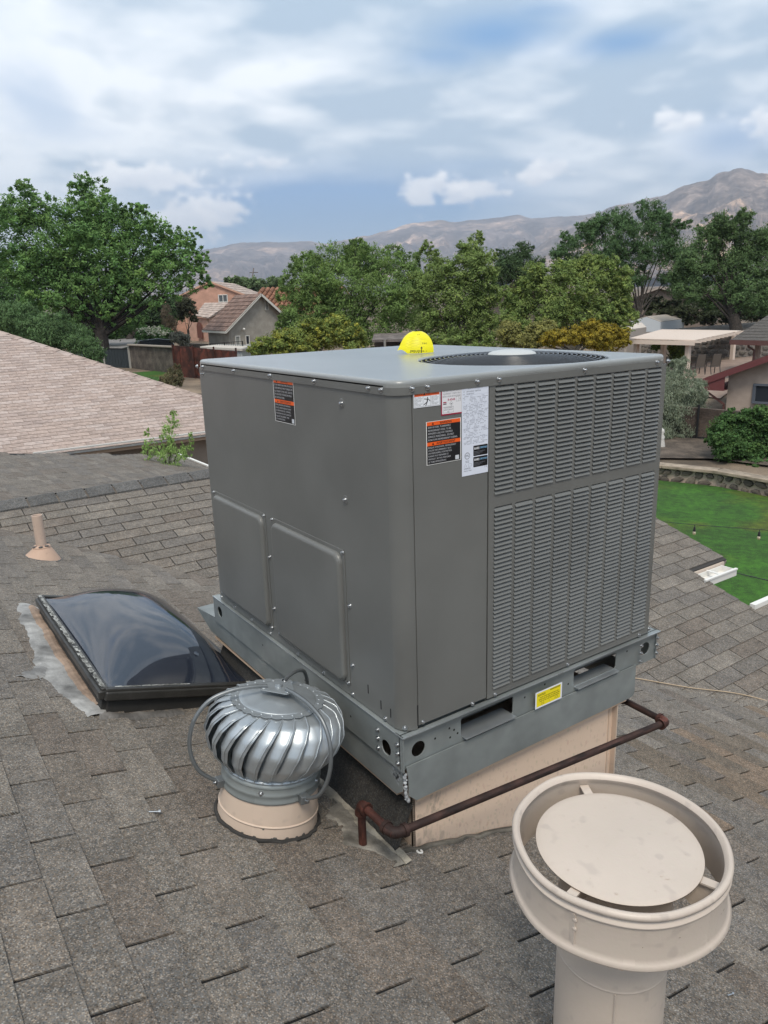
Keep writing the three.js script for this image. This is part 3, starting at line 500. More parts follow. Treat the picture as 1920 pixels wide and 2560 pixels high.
sticker('R', 0.105, 0.237, 0.857, 0.986, 3000, warning(['RISK OF FIRE. FLAMMABLE', 'REFRIGERANT USED. TO BE', 'REPAIRED ONLY BY TRAINED', 'SERVICE PERSONNEL. DO NOT', 'PUNCTURE REFRIGERANT TUBING.'], ["RISQUE D'INCENDIE. RÉFRIGÉRANT", 'UTILISÉ INFLAMMABLE. SEUL', "UN PERSONNEL D'ENTRETIEN", 'FORMÉ PEUT RÉPARER CE', 'PRODUIT. NE PAS PERFORER', 'LE TUBE RÉFRIGÉRANT.']), unit, 0.0032);
sticker('L', -0.756, -0.601, 0.921, 1.075, 2600, warning(['DO NOT REMOVE ANY PANEL OR ACCESS', 'COVER WITHOUT FIRST TURNING OFF', 'ALL POWER TO THIS UNIT. SERVICE', 'BY QUALIFIED TECHNICIAN ONLY.', 'SEE INSTRUCTIONS.'], ['NE PAS ENLEVER LES PANNEAUX', "D'ACCÈS SANS D'ABORD COUPER", "L'ALIMENTATION DE L'APPAREIL.", 'ENTRETIEN PAR UN TECHNICIEN', 'QUALIFIÉ SEULEMENT. VOIR', 'LES INSTRUCTIONS.']), unit, 0.0012);
sticker('R', 0.0615, 0.1590, 1.030, 1.0765, 4200, (g, w, h) => {
  g.fillStyle = '#e9ebef'; g.fillRect(0, 0, w, h); g.fillStyle = '#e0581f'; g.fillRect(w * 0.03, h * 0.05, w * 0.94, h * 0.27); wr(g, 'WARNING', w * 0.05, h * 0.19, h * 0.2, { w: 'bold', max: w * 0.3 }); tri(g, w * 0.4, h * 0.18, h * 0.1, '#111'); wr(g, 'AVERTISSEMENT', w * 0.46, h * 0.19, h * 0.2, { w: 'bold', max: w * 0.5 });
  g.strokeStyle = '#111'; g.lineWidth = 2; g.strokeRect(w * 0.03, h * 0.05, w * 0.94, h * 0.9); g.strokeRect(w * 0.35, h * 0.32, w * 0.28, h * 0.63);
  ['This is secure.', 'Check for hazard', 'Open to service', 'Disconnect all', 'power.', 'Failure can cause', 'serious injury.'].forEach((s, i) => { wr(g, s, w * 0.05, h * (0.38 + i * 0.08), h * 0.075, { max: w * 0.28 }); wr(g, s, w * 0.66, h * (0.38 + i * 0.08), h * 0.075, { max: w * 0.28 }); });
  g.lineWidth = h * 0.045; g.lineCap = 'round'; const q = (...p) => { g.beginPath(); p.forEach(([x, y], i) => (i ? g.lineTo(w * x, h * y) : g.moveTo(w * x, h * y))); g.stroke(); };
  g.fillStyle = '#111'; g.beginPath(); g.arc(w * 0.52, h * 0.44, h * 0.04, 0, 7); g.fill(); q([0.40, 0.5], [0.5, 0.53], [0.55, 0.53], [0.61, 0.66]); g.lineWidth = h * 0.08; q([0.52, 0.52], [0.5, 0.70]); g.lineWidth = h * 0.05; q([0.5, 0.7], [0.38, 0.86]); q([0.5, 0.7], [0.45, 0.92]);
}, unit, 0.0032);
sticker('R', 0.1615, 0.2400, 0.998, 1.0765, 4200, (g, w, h) => {
  g.fillStyle = '#9c1c3c'; g.fillRect(0, 0, w, h); g.fillStyle = '#e4e2e4'; g.fillRect(w * 0.045, h * 0.05, w * 0.955, h * 0.90);
  ['THIS UNIT REQUIRES SERVICE', 'EQUIPMENT COMPATIBLE', 'WITH R-454B REFRIGERANT'].forEach((s, i) => wr(g, s, w * 0.52, h * (0.11 + i * 0.10), h * 0.088, { al: 'center', c: '#6d6a72', max: w * 0.88 }));
  wr(g, 'R-454B', w * 0.5, h * 0.43, h * 0.12, { al: 'center', w: 'bold', c: '#a02444', max: w * 0.36 });
  g.strokeStyle = '#333'; g.lineWidth = 2; g.strokeRect(w * 0.73, h * 0.34, w * 0.22, h * 0.18); wr(g, 'i', w * 0.90, h * 0.43, h * 0.12, { w: 'bold' }); g.beginPath(); g.moveTo(w * 0.84, h * 0.34); g.lineTo(w * 0.84, h * 0.52); g.stroke();
  g.fillStyle = '#a02444'; g.fillRect(w * 0.1, h * 0.50, w * 0.16, h * 0.04); g.fillStyle = '#3a2a38'; g.fillRect(w * 0.1, h * 0.56, w * 0.16, h * 0.04);
  g.save(); g.translate(w * 0.49, h * 0.58); g.rotate(Math.PI / 4); g.strokeRect(-h * 0.06, -h * 0.06, h * 0.12, h * 0.12); g.restore(); g.fillStyle = '#222'; g.beginPath(); g.arc(w * 0.49, h * 0.59, h * 0.025, 0, 7); g.fill();
  g.strokeRect(w * 0.1, h * 0.69, w * 0.5, h * 0.22); ['REFRIGERANT', 'SAFETY GROUP', 'A2L'].forEach((s, i) => wr(g, s, w * 0.35, h * (0.73 + i * 0.07), h * 0.065, { al: 'center', c: '#55525a', max: w * 0.46 }));
}, unit, 0.0032);
sticker('R', 0.2405, 0.3470, 0.803, 1.0768, 3400, (g, w, h) => {
  g.fillStyle = PAPER; g.fillRect(0, 0, w, h); const r = rng(5), ink = '#2a2d3c';
  wr(g, 'UNIT IS FACTORY CHARGED, NOT FOR', w * 0.5, h * 0.018, h * 0.014, { al: 'center', max: w * 0.6, c: ink }); wr(g, 'RESIDENTIAL OUTDOOR INSTALLATION', w * 0.5, h * 0.032, h * 0.014, { al: 'center', max: w * 0.55, c: ink });
  wr(g, 'M/N', w * 0.05, h * 0.062, h * 0.014, { c: ink }); wr(g, 'LRP16GE60-108P-01A', w * 0.16, h * 0.062, h * 0.022, { c: ink, max: w * 0.56 }); wr(g, 'S/N', w * 0.05, h * 0.088, h * 0.014, { c: ink }); wr(g, '1624D10227', w * 0.16, h * 0.088, h * 0.022, { c: ink, max: w * 0.3 });
  g.strokeStyle = '#7d8299'; g.lineWidth = 1; for (const y of [0.042, 0.1, 0.205, 0.222, 0.3, 0.385, 0.47, 0.57]) { g.beginPath(); g.moveTo(w * 0.03, h * y); g.lineTo(w * 0.97, h * y); g.stroke(); }
  const words = ['VOLTS', 'PHASE', 'HZ', 'RLA', 'LRA', 'FLA', 'COMPRESSOR', 'MAX. OVERCURRENT', 'MIN. CIRCUIT', 'AMPACITY', 'TEST PRESSURE', 'HIGH', 'LOW', 'PSIG', 'GAS INPUT', 'BTU/H', 'OUTPUT', 'MANIFOLD', 'IN. W.C.', 'CLEARANCE', '208/230', '60', '1', '45', '26.2'];
  for (let y = 0.115; y < 0.655; y += 0.0155) { let x = 0.04 + r() * 0.06; while (x < 0.86) { const s = words[Math.floor(r() * words.length)]; if (r() < 0.72) { wr(g, s, w * x, h * y, h * 0.0125, { c: ink, max: w * 0.24 }); x += 0.03 + s.length * 0.021; } else x += 0.1; } }
  const plate = (y) => { g.fillStyle = '#0e0f14'; g.beginPath(); g.roundRect(w * 0.43, h * y, w * 0.55, h * 0.118, 8); g.fill(); wr(g, 'AHRI', w * 0.46, h * (y + 0.033), h * 0.036, { w: 'bold', c: '#f2f2f5', max: w * 0.2 }); wr(g, 'CERTIFIED', w * 0.68, h * (y + 0.033), h * 0.026, { w: 'bold', c: '#8fc4e8', max: w * 0.28 }); [0.068, 0.083, 0.098].forEach((d, i) => wr(g, 'www.ahridirectory.org certified unit', w * 0.46, h * (y + d), h * 0.011, { c: '#b9bcc6', max: w * (0.42 - i * 0.1) })); };
  plate(0.672); plate(0.80);
  g.strokeStyle = '#1b1d2a'; g.lineWidth = 3; g.beginPath(); g.arc(w * 0.2, h * 0.775, h * 0.037, 0, 7); g.stroke(); g.lineWidth = 1.5; g.beginPath(); g.arc(w * 0.2, h * 0.775, h * 0.030, 0, 7); g.stroke(); wr(g, 'ETL', w * 0.2, h * 0.775, h * 0.030, { al: 'center', w: 'bold', c: '#1b1d2a', max: w * 0.15 });
  wr(g, 'Intertek', w * 0.2, h * 0.832, h * 0.016, { al: 'center', c: ink }); wr(g, '3081906', w * 0.2, h * 0.848, h * 0.014, { al: 'center', c: ink });
  g.strokeStyle = '#444a5c'; g.beginPath(); g.moveTo(w * 0.13, h * 0.866); g.lineTo(w * 0.19, h * 0.895); g.lineTo(w * 0.07, h * 0.895); g.closePath(); g.stroke(); g.strokeRect(w * 0.24, h * 0.868, w * 0.12, h * 0.028);
  wr(g, 'LENNOX', w * 0.07, h * 0.918, h * 0.026, { c: ink, max: w * 0.36 }); wr(g, 'DALLAS, TEXAS', w * 0.07, h * 0.944, h * 0.017, { c: ink, max: w * 0.4 }); wr(g, 'C US', w * 0.85, h * 0.93, h * 0.022, { c: ink });
}, unit, 0.0032, 0.28);

// ================================================================ yellow printed tag on the lid
{
  const c = at(1043, 884, 1), r0 = ray(1043, 884), t = (HT + 0.001 - EYE.y) / r0.y, p0 = EYE.clone().addScaledVector(r0, t);
  const side = right.clone().setY(0).normalize(), back = fwd.clone().setY(0).normalize();
  const tg = thing('yellow_tag', 'bright yellow printed tag standing curled on the grey lid behind the fan', 'tag', p0);
  const w = 0.092, h = 0.101, tx = tex(360, 240, (g, W, H) => {
    g.fillStyle = '#fff200'; g.fillRect(0, 0, W, H); g.save(); g.translate(W, 0); g.scale(-1, 1); g.fillStyle = '#15150a';
    wr(g, 'EQUIPE', W * 0.36, H * 0.90, H * 0.16, { w: 'bold', max: W * 0.34 }); g.restore();
    g.strokeStyle = '#1a1a08'; g.lineWidth = 7; g.beginPath(); g.moveTo(W * 0.63, H * 0.98); g.lineTo(W * 0.63, H * 0.76); g.stroke(); tri(g, W * 0.63, H * 0.74, 13, '#1a1a08'); g.fillRect(W * 0.66, H * 0.88, 12, 12); g.fillRect(W * 0.72, H * 0.90, 8, 6); g.fillRect(W * 0.77, H * 0.9, 8, 6);
    g.strokeStyle = 'rgba(120,110,0,.55)'; g.lineWidth = 2; for (let i = 0; i < 11; i++) { g.beginPath(); g.moveTo(W * (0.16 + (i % 3) * 0.07), H * (0.30 + i * 0.05)); g.lineTo(W * (0.55 + (i % 4) * 0.09), H * (0.20 + i * 0.05)); g.stroke(); }
    wr(g, '5 0 C', W * 0.66, H * 0.56, H * 0.10, { w: 'bold', c: '#3a3806' }); wr(g, 'M 1 N', W * 0.5, H * 0.14, H * 0.07, { w: 'bold', c: '#6a6608' });
  });
  const nx = 28, ny = 14, pos = [], uv = [], idx = [];
  for (let j = 0; j <= ny; j++) for (let i = 0; i <= nx; i++) {
    const u = i / nx * 2 - 1, v = j / ny; let x = u * w * Math.sqrt(Math.max(0, 1 - (v * 0.97) ** 2.3)) * 0.78 + 0.004 * v;
    if (u < 0) x -= (1 - v) ** 4 * 0.012 * -u;
    const lift = u < -0.5 ? Math.sin((u + 0.5) * -2 * Math.PI * 0.75) * 0.016 * (1 - v) : 0;
    const q = p0.clone().addScaledVector(side, x).addScaledVector(back, 0.05 * v * v + 0.03 * u * u).setY(p0.y + v * h * 0.88 + Math.max(0, lift) + 0.001);
    pos.push(q.x, q.y, q.z); uv.push(i / nx, v);
  }
  for (let j = 0; j < ny; j++) for (let i = 0; i < nx; i++) { const k = j * (nx + 1) + i; idx.push(k, k + 1, k + nx + 1, k + 1, k + nx + 2, k + nx + 1); }
  const g = new THREE.BufferGeometry(); g.setAttribute('position', new THREE.Float32BufferAttribute(pos, 3)); g.setAttribute('uv', new THREE.Float32BufferAttribute(uv, 2)); g.setIndex(idx); g.computeVertexNormals();
  obj('sheet', g, phys([1, 1, 1], { map: tx, roughness: 0.5, transmission: 0.25, thickness: 0 }), tg, { keepUV: true });
}

// ================================================================ galvanised adapter under the unit
{
  const ad = thing('curb_adapter', 'galvanised sheet metal adapter frame between the air conditioner and the tan curb', 'curb adapter', V(0, 0, -0.33));
  const o = 0.013, lo = -0.130, e = 1.290, far = 1.535;
  const sR = rrect(-o, lo, e, -0.002, 0.003);
  sR.holes.push(rrect(0.240, -0.100, 0.482, -0.030, 0.010, THREE.Path), rrect(0.795, -0.097, 1.040, -0.028, 0.010, THREE.Path), circ(0.060, -0.076, 0.0275), circ(1.222, -0.068, 0.0275));
  obj('rail', [faceR(sR, o - 0.004, 0.004), box(-o, 0.03, -o, e, -0.006, -0.002)], M.galv, ad);
  const sL = rrect(-far, lo, o - 0.001, -0.002, 0.003); sL.holes.push(circ(-0.084, -0.084, 0.0275), circ(-1.462, -0.062, 0.0265));
  obj('rail', [faceL(sL, -o + 0.004, 0.004), box(0.03, far, -o, 0.02, -0.0065, -0.0025)], M.galv, ad);
  obj('rail', [box(0.0, far, e - 0.005, e, lo, -0.002), box(far - 0.005, far, 0, e, lo, -0.002)], M.galv, ad);
  const lip = []; for (const [b0, b1] of [[0.240, 0.482], [0.795, 1.040]]) lip.push(box(-0.017, 0.06, b0 + 0.004, b1 - 0.004, -0.102, -0.099), box(-0.0165, -0.0135, b0 + 0.006, b1 - 0.004, -0.104, -0.0995));
  obj('pocket_lip', lip, M.bright, ad, { kind: 'stuff' });
  obj('inner_pan', [box(0.11, 1.45, 0.05, 1.17, -0.118, -0.01)], std([0.26, 0.26, 0.255], { roughness: 0.6, metalness: 0.2 }), ad);
  // upright skirts under the rails, cut back at the corners
  const kR = new THREE.Shape(); [[0.004, lo + 0.012], [0.012, -0.160], [0.013, -0.228], [0.042, -0.257]].forEach(([x, y], n) => (n ? kR.lineTo(x, y) : kR.moveTo(x, y))); kR.lineTo(1.125, -0.257); kR.quadraticCurveTo(1.158, -0.257, 1.158, -0.232); kR.lineTo(1.157, lo + 0.012); kR.lineTo(0.004, lo + 0.012);
  obj('skirt', faceR(kR, 0, 0.004), M.galv, ad);
  const kL = new THREE.Shape(); [[-1.52, lo + 0.012], [-1.80, -0.157], [-1.63, -0.222], [-0.045, -0.240], [-0.013, -0.215], [-0.012, -0.160], [-0.004, lo + 0.012]].forEach(([x, y], n) => (n ? kL.lineTo(x, y) : kL.moveTo(x, y)));
  obj('skirt', [faceL(kL, 0, 0.004), poly([V(1.80, -0.003, -0.156), V(1.80, 1.157, -0.156), V(1.50, 1.157, lo + 0.01), V(1.50, -0.003, lo + 0.01)], 0.003), poly([V(1.795, 0, -0.16), V(1.63, 0, -0.222), V(1.63, 1.12, -0.222), V(1.795, 1.157, -0.16)], 0.003), poly([V(0.002, 1.156, lo + 0.01), V(1.78, 1.156, -0.158), V(1.62, 1.15, -0.235), V(0.002, 1.156, -0.235)], 0.003)], M.galv, ad);
  { const r = rng(6), lumps = []; for (let i = 0; i < 24; i++) { const t = r(), p = V(0.004, 0.004, -0.150).lerp(V(0.012, 0.014, -0.255), t), q = 0.0026 + r() * 0.0045; const g = new THREE.IcosahedronGeometry(q, 1).scale(1, 0.8 + r() * 1.2, 1).translate(p.x + (r() - 0.5) * 0.008, p.y, p.z + (r() - 0.5) * 0.008); lumps.push(g); } obj('sealant', lumps, std([0.62, 0.64, 0.66], { roughness: 0.55, map: gritT }), ad, { kind: 'stuff' });
    const q = (a, c) => V(a, -0.0048, c), sc = []; for (let i = 0; i < 22; i++) { const a = 0.016 + r() * r() * 0.11, c = -0.15 - r() * 0.055 + a * 0.35, w = 0.004 + r() * 0.022, h = 0.004 + r() * 0.013; sc.push(poly([q(a, c), q(a + w, c + w * 0.45), q(a + w * 0.9, c + w * 0.45 - h * 0.5), q(a - 0.001, c - h)])); } obj('scrape', sc, std([0.60, 0.63, 0.67], { roughness: 0.5, metalness: 0.2, map: gritT }), ad, { kind: 'stuff' }); }
  obj('rail_lip_highlight', [bar(V(-o - 0.001, -o, -0.0035), V(-o - 0.001, e, -0.0035), 0.003, 0.004), bar(V(-o, -o - 0.001, -0.0038), V(far, -o - 0.001, -0.0038), 0.003, 0.004)], M.bright, ad);  // brighter metal paints the highlight along the bent rail top
  for (const c of [-0.040, -0.072, -0.108]) { screw(V(0.13, -o, c), nL, ad); screw(V(0.018, -o, c), nL, ad); screw(V(-o, 1.272, c + 0.012), nR, ad); screw(V(-o, 1.170, c + 0.006), nR, ad); }
  const hole = (p, n) => new THREE.CircleGeometry(0.0042, 10).applyQuaternion(new THREE.Quaternion().setFromUnitVectors(new THREE.Vector3(0, 0, 1), n)).translate(p.x + n.x * 0.0006, p.y + n.y * 0.0006, p.z + n.z * 0.0006);
  const hs = []; for (const [b, c] of [[0.115, -0.05], [0.175, -0.035], [0.195, -0.048], [0.21, -0.066], [0.178, -0.07], [0.52, -0.04], [0.62, -0.022], [1.08, -0.03], [0.745, -0.062]]) hs.push(hole(V(-o, b, c), nR)); for (const [a, c] of [[0.30, -0.07], [0.62, -0.04], [0.63, -0.07], [0.64, -0.09], [1.0, -0.06]]) hs.push(hole(V(a, -o, c), nL));
  obj('punched_hole', hs, M.dark, ad, { kind: 'stuff' });
  sticker('R', 0.573, 0.711, -0.108, -0.0415, 3000, (g, w, h) => {
    g.fillStyle = '#e8e9ef'; g.fillRect(0, 0, w, h); g.fillStyle = '#f0dc1e'; g.fillRect(w * 0.05, h * 0.09, w * 0.90, h * 0.82); g.fillStyle = '#f0dc1e';
    wr(g, 'NOTICE', w * 0.09, h * 0.24, h * 0.16, { w: 'bold', c: '#1a1608', max: w * 0.34 }); g.fillStyle = '#2d2810'; for (let i = 0; i < 26; i++) g.fillRect(w * (0.55 + i * 0.0145), h * 0.11, w * (i % 3 ? 0.006 : 0.01), h * 0.10);
    ['ROOF CURB ADAPTER MUST BE', 'SEALED AND SECURED TO CURB BEFORE', 'UNIT IS SET. SEE INSTRUCTIONS'].forEach((s, i) => wr(g, s, w * 0.52, h * (0.40 + i * 0.115), h * 0.10, { al: 'center', w: 'bold', c: '#4a4208', max: w * 0.78 })); g.strokeStyle = '#5a5010'; g.lineWidth = 3; g.strokeRect(w * 0.22, h * 0.74, w * 0.1, h * 0.1); g.strokeRect(w * 0.74, h * 0.72, w * 0.1, h * 0.1); g.beginPath(); g.moveTo(w * 0.52, h * 0.72); g.lineTo(w * 0.52, h * 0.84); g.stroke();
  }, ad, o + 0.0012, 0.4);
}
// ================================================================ tan curb on the roof
{
  const cu = thing('roof_curb', 'tan painted sheet metal roof curb carrying the galvanised adapter', 'roof curb', V(1, 0.6, c1(0.6)));
  const curbT = tex(1024, 512, (g, w, h) => {
    g.fillStyle = '#dbc3ae'; g.fillRect(0, 0, w, h); const r = rng(31);
    for (let i = 0; i < 1800; i++) { const y = h * (1 - Math.pow(r(), 2.2) * 0.9); g.fillStyle = `rgba(${110 + r() * 60},${95 + r() * 50},${80 + r() * 40},${0.05 + r() * 0.10})`; g.beginPath(); g.ellipse(r() * w, y, 1 + r() * 5, 1 + r() * 9, 0, 0, 7); g.fill(); }
    for (let i = 0; i < 60; i++) { g.fillStyle = `rgba(120,108,98,${0.06 + r() * 0.16})`; g.beginPath(); g.ellipse(w * (0.02 + r() * 0.1), h * (0.35 + r() * 0.6), 2 + r() * 10, 4 + r() * 22, 0.3, 0, 7); g.fill(); }
  });
  const f0 = 0.028, l0 = 0.048, r0 = 1.085, bk = 1.60, tp = -0.235;
  const front = poly([V(f0, l0, tp), V(f0, l0, c1(l0) - 0.03), V(f0, r0, c1(r0) - 0.03), V(f0, r0, tp)], 0.01);
  { const p = front.attributes.position, u = []; for (let i = 0; i < p.count; i++) { const x = p.getX(i), y = p.getY(i); u.push((x - l0) / 1.05, clamp((y - c1(x) + 0.03) / 0.55)); } front.setAttribute('uv', new THREE.Float32BufferAttribute(u, 2)); }
  obj('side', front, std([1, 1, 1], { map: curbT, roughness: 0.6 }), cu, { keepUV: true });
  obj('side', poly([V(f0, l0, tp), V(bk, l0, tp), V(bk, l0, c1(l0) - 0.03), V(f0, l0, c1(l0) - 0.03)], 0.01), M.tan, cu);
  obj('side', [poly([V(f0 + 0.01, r0, tp), V(bk, r0, tp), V(bk, r0, c1(r0) - 0.03), V(f0 + 0.01, r0, c1(r0) - 0.03)], 0.01), poly([V(bk - 0.01, l0, tp), V(bk - 0.01, r0, tp), V(bk - 0.01, r0, c1(r0) - 0.03), V(bk - 0.01, l0, c1(l0) - 0.03)], 0.01), box(f0 + 0.01, bk - 0.02, l0 + 0.01, r0 - 0.01, tp - 0.012, tp - 0.002)], M.tan, cu);
  obj('corner_trim', [bar(V(f0 - 0.0015, r0 - 0.042, -0.262), V(f0 - 0.0015, r0 - 0.042, c1(r0 - 0.04)), 0.005, 0.004), bar(V(f0 - 0.003, r0 - 0.017, -0.262), V(f0 - 0.003, r0 - 0.017, c1(r0 - 0.02)), 0.040, 0.006)], M.tan, cu);
  obj('top_flange', [bar(V(0.012, 0.046, -0.262), V(0.012, 1.115, -0.262), 0.022, 0.010), bar(V(0.05, 0.014, -0.246), V(1.6, 0.014, -0.246), 0.024, 0.010)], std([0.60, 0.43, 0.30], { roughness: 0.7 }), cu);
  // granule faced strip leaning on the left side, with old cement along its foot
  obj('cant_strip', poly([V(0.02, 0.034, -0.285), V(1.58, 0.034, -0.285), V(1.58, -0.036, c1(-0.036) + 0.012), V(0.02, -0.036, c1(-0.036) + 0.012)], 0.012), std([0.085, 0.08, 0.074], { map: granT, roughness: 0.95 }), cu);
  const r = rng(9), ragged = (w0, w1, b, h, f, mat, name) => { const pos = [], K = 6; let prev; for (let i = 0; i <= 170; i++) { const a = mix(-0.05, 1.6, i / 170), n = fbm(a * f, b * 9, 3, 5), m = fbm(a * f * 1.7, 4, b * 5, 4), q = []; for (let k = 0; k <= K; k++) { const t = k / K, bb = b + w0 * (0.4 + m) - t * (w0 + w1 * Math.max(0.1, 0.2 + (n - 0.5) * 4.2)); q.push(on1(a, bb, k === K ? 0.004 : 0.0085 + h * (1 - t) + 0.007 * fbm(a * 40, bb * 40, 2, 3))); } if (prev) for (let k = 0; k < K; k++) [prev[k], q[k], q[k + 1], prev[k], q[k + 1], prev[k + 1]].forEach((v) => pos.push(v.x, v.y, v.z)); prev = q; } const g = new THREE.BufferGeometry(); g.setAttribute('position', new THREE.Float32BufferAttribute(pos, 3)); g.computeVertexNormals(); return obj(name, g, mat, cu); };
  const cem = field(256, 0.4, (u, v, i, j) => { const m = tileN(u, v, 6, 44, 5), k = 0.80 + (m - 0.5) * 0.8 + (hash3(i, j, 3) - 0.5) * 0.14; return [k, k * 0.985, k * 0.95]; });
  ragged(0.02, 0.035, -0.040, 0.014, 5, std([0.44, 0.41, 0.36], { map: cem, bumpMap: cem, bumpScale: 0.004, roughness: 0.95 }), 'old_cement');
  ragged(0.01, 0.085, -0.055, 0.004, 7, std([0.30, 0.285, 0.265], { map: cem, bumpMap: cem, bumpScale: 0.003, roughness: 0.95 }), 'old_cement');
  // bead along the front foot
  const bead = [], pts = []; for (let i = 0; i <= 26; i++) { const b = mix(-0.03, 1.10, i / 26); pts.push(on1(0.016 + (r() - 0.5) * 0.012, b, 0.008)); } bead.push(tube(pts, 0.011, 110, 6));
  obj('old_cement', bead, std([0.20, 0.185, 0.165], { map: cem, roughness: 0.95 }), cu);
}
// ================================================================ turbine vent
{
  const A = 0.36, B = -0.328, FY = (x) => -0.376 - 0.116 * (x - B), tv = thing('turbine_vent', 'round galvanised turbine vent with curved vanes on a tan base', 'turbine vent', V(A, B, -0.376));   // built upright, then leant over with the roof
  const G = (prof, seg = 56) => lathe(prof, A, B, 0, seg);
  // base cone cut to the slope
  const base = new THREE.CylinderGeometry(0.160, 0.172, 0.20, 64, 8, true).translate(B, -0.37, -A), p = base.attributes.position;
  for (let i = 0; i < p.count; i++) { const t = (p.getY(i) + 0.47) / 0.2, foot = FY(p.getX(i)) + 0.004; p.setY(i, mix(foot, -0.228, t)); } base.computeVertexNormals();
  const seam = new THREE.TorusGeometry(0.1675, 0.004, 8, 72).rotateX(Math.PI / 2).translate(B, 0, -A), sp = seam.attributes.position; for (let i = 0; i < sp.count; i++) sp.setY(i, sp.getY(i) + mix(FY(sp.getX(i)), -0.228, 0.33)); seam.computeVertexNormals();
  const tb = obj('base', [base, seam], M.tan, tv);
  const foot = [], r = rng(3); for (let i = 0; i <= 60; i++) { const t = i / 60 * Math.PI * 2, R = 0.176 + (r() - 0.5) * 0.008, q = V(A + Math.cos(t) * R, B + Math.sin(t) * R, 0); foot.push(q.setY(FY(q.x) + 0.004)); }
  obj('tar_bead', tube(foot.slice(0, 60), 0.007, 150, 7, true), std([0.06, 0.056, 0.052], { map: gritT, roughness: 0.95 }), tv);
  obj('collar', G([[0.161, -0.246], [0.166, -0.244], [0.167, -0.238], [0.164, -0.233], [0.164, -0.222], [0.168, -0.217], [0.168, -0.209], [0.164, -0.204], [0.164, -0.188], [0.167, -0.188], [0.164, -0.182], [0.157, -0.170], [0.154, -0.162], [0.14, -0.160]]), M.galv, tv);
  // ball of vanes
  const y0 = -0.172, y1 = 0.048, N = 24;
  const Rv = (v) => { const s = [[0, 0.158], [0.10, 0.185], [0.28, 0.219], [0.5, 0.235], [0.7, 0.226], [0.86, 0.200], [0.95, 0.165], [1, 0.135]]; for (let i = 0; i < s.length - 1; i++) if (v <= s[i + 1][0]) { const t = (v - s[i][0]) / (s[i + 1][0] - s[i][0]); return mix(s[i][1], s[i + 1][1], t * t * (3 - 2 * t) * 0.35 + t * 0.65); } return s[s.length - 1][1]; };
  const Yv = (v) => mix(y0, y1, v < 0.86 ? v * 1.06 : 0.9116 + (v - 0.86) * 0.631);
  const nu = 7, nv = 26, pos = [], idx = [];
  for (let j = 0; j <= nv; j++) for (let i = 0; i <= nu; i++) {
    const v = j / nv, u = i / nu, open = Math.sin(Math.PI * Math.min(1, v * 1.02)) ** 0.7, wd = (Math.PI * 2 / N) * mix(1.0, 1.30, open);
    const az = u * wd + 0.42 * v * v * v + 0.05 * v;
    let R = Rv(v) * (1 - 0.19 * open * (1 - u) ** 1.3) + 0.006 * Math.sin(Math.PI * u) * open; if (i === nu) R -= 0.006 * open;
    pos.push(Math.sin(az) * R, Yv(v), Math.cos(az) * R);
  }
  for (let j = 0; j < nv; j++) for (let i = 0; i < nu; i++) { const k = j * (nu + 1) + i; idx.push(k, k + nu + 1, k + 1, k + 1, k + nu + 1, k + nu + 2); }
  const vg = new THREE.BufferGeometry(); vg.setAttribute('position', new THREE.Float32BufferAttribute(pos, 3)); vg.setIndex(idx); vg.computeVertexNormals();
  const edge = []; for (let j = 0; j <= nv; j++) { const k = (j * (nu + 1) + nu - 1) * 3; edge.push(new THREE.Vector3(pos[k], pos[k + 1], pos[k + 2])); }
  const uvs = strip(vg, false); const vane = mergeGeometries([uvs, strip(tube(edge, 0.0024, 30, 6), false)]);
  for (let i = 0; i < N; i++) piece('vane', vane, M.bright, tv, new THREE.Matrix4().makeRotationY(i / N * Math.PI * 2).setPosition(V(A, B, 0)));
  obj('lower_ring', G([[0.150, -0.177], [0.163, -0.177], [0.165, -0.172], [0.158, -0.164], [0.150, -0.164]]), M.bright, tv);
  const scal = new THREE.Shape(); for (let i = 0; i <= 156; i++) { const t = i / 156 * Math.PI * 2, R = 0.150 + 0.007 * Math.abs(Math.sin(t * 13)); i ? scal.lineTo(Math.cos(t) * R, Math.sin(t) * R) : scal.moveTo(R, 0); }
  obj('top_plate', planX(scal, 0.048, 0.0505).translate(B, 0, -A), M.bright, tv);
  obj('dome', G([[0.128, 0.0505], [0.127, 0.053], [0.115, 0.0545], [0.09, 0.060], [0.06, 0.066], [0.025, 0.071], [0, 0.072]], 64), M.bright, tv);
  const rv = new THREE.SphereGeometry(0.0042, 8, 4, 0, 6.3, 0, 1.57).scale(1, 0.6, 1);
  const rivets = []; for (let i = 0; i < 26; i++) { const t = i / 26 * 6.2832; rivets.push(rv.clone().translate(B + Math.cos(t) * 0.138, 0.0505, -A + Math.sin(t) * 0.138)); }
  for (let i = 0; i < 34; i++) { const t = i / 34 * 6.2832; rivets.push(rv.clone().rotateZ(-Math.PI / 2).rotateY(-t).translate(B + Math.cos(t) * 0.1645, -0.171, -A + Math.sin(t) * 0.1645)); }
  obj('rivet', rivets, M.bright, tv, { kind: 'stuff' });
  obj('inner_shaft', [rod(V(A, B, -0.3), V(A, B, 0.08), 0.008), box(A - 0.16, A + 0.16, B - 0.01, B + 0.01, -0.2, -0.192)], M.galv, tv);
  // bracket plate and three braces
  const view = Math.atan2(0.93, 2.15);                                       // bearing from the eye to the vent, from +a towards +b
  const dir = (deg) => { const t = view + deg * Math.PI / 180; return [Math.cos(t), Math.sin(t)]; };
  const arms = [[-103, 0], [28, 1], [146, 2]];
  const tri3 = new THREE.Shape(); arms.forEach(([deg], i) => { for (const d of [-14, 14]) { const [ca, cb] = dir(deg + d); const X = cb * 0.066, Y = ca * 0.066; i || d > 0 ? tri3.lineTo(X, Y) : tri3.moveTo(X, Y); } });
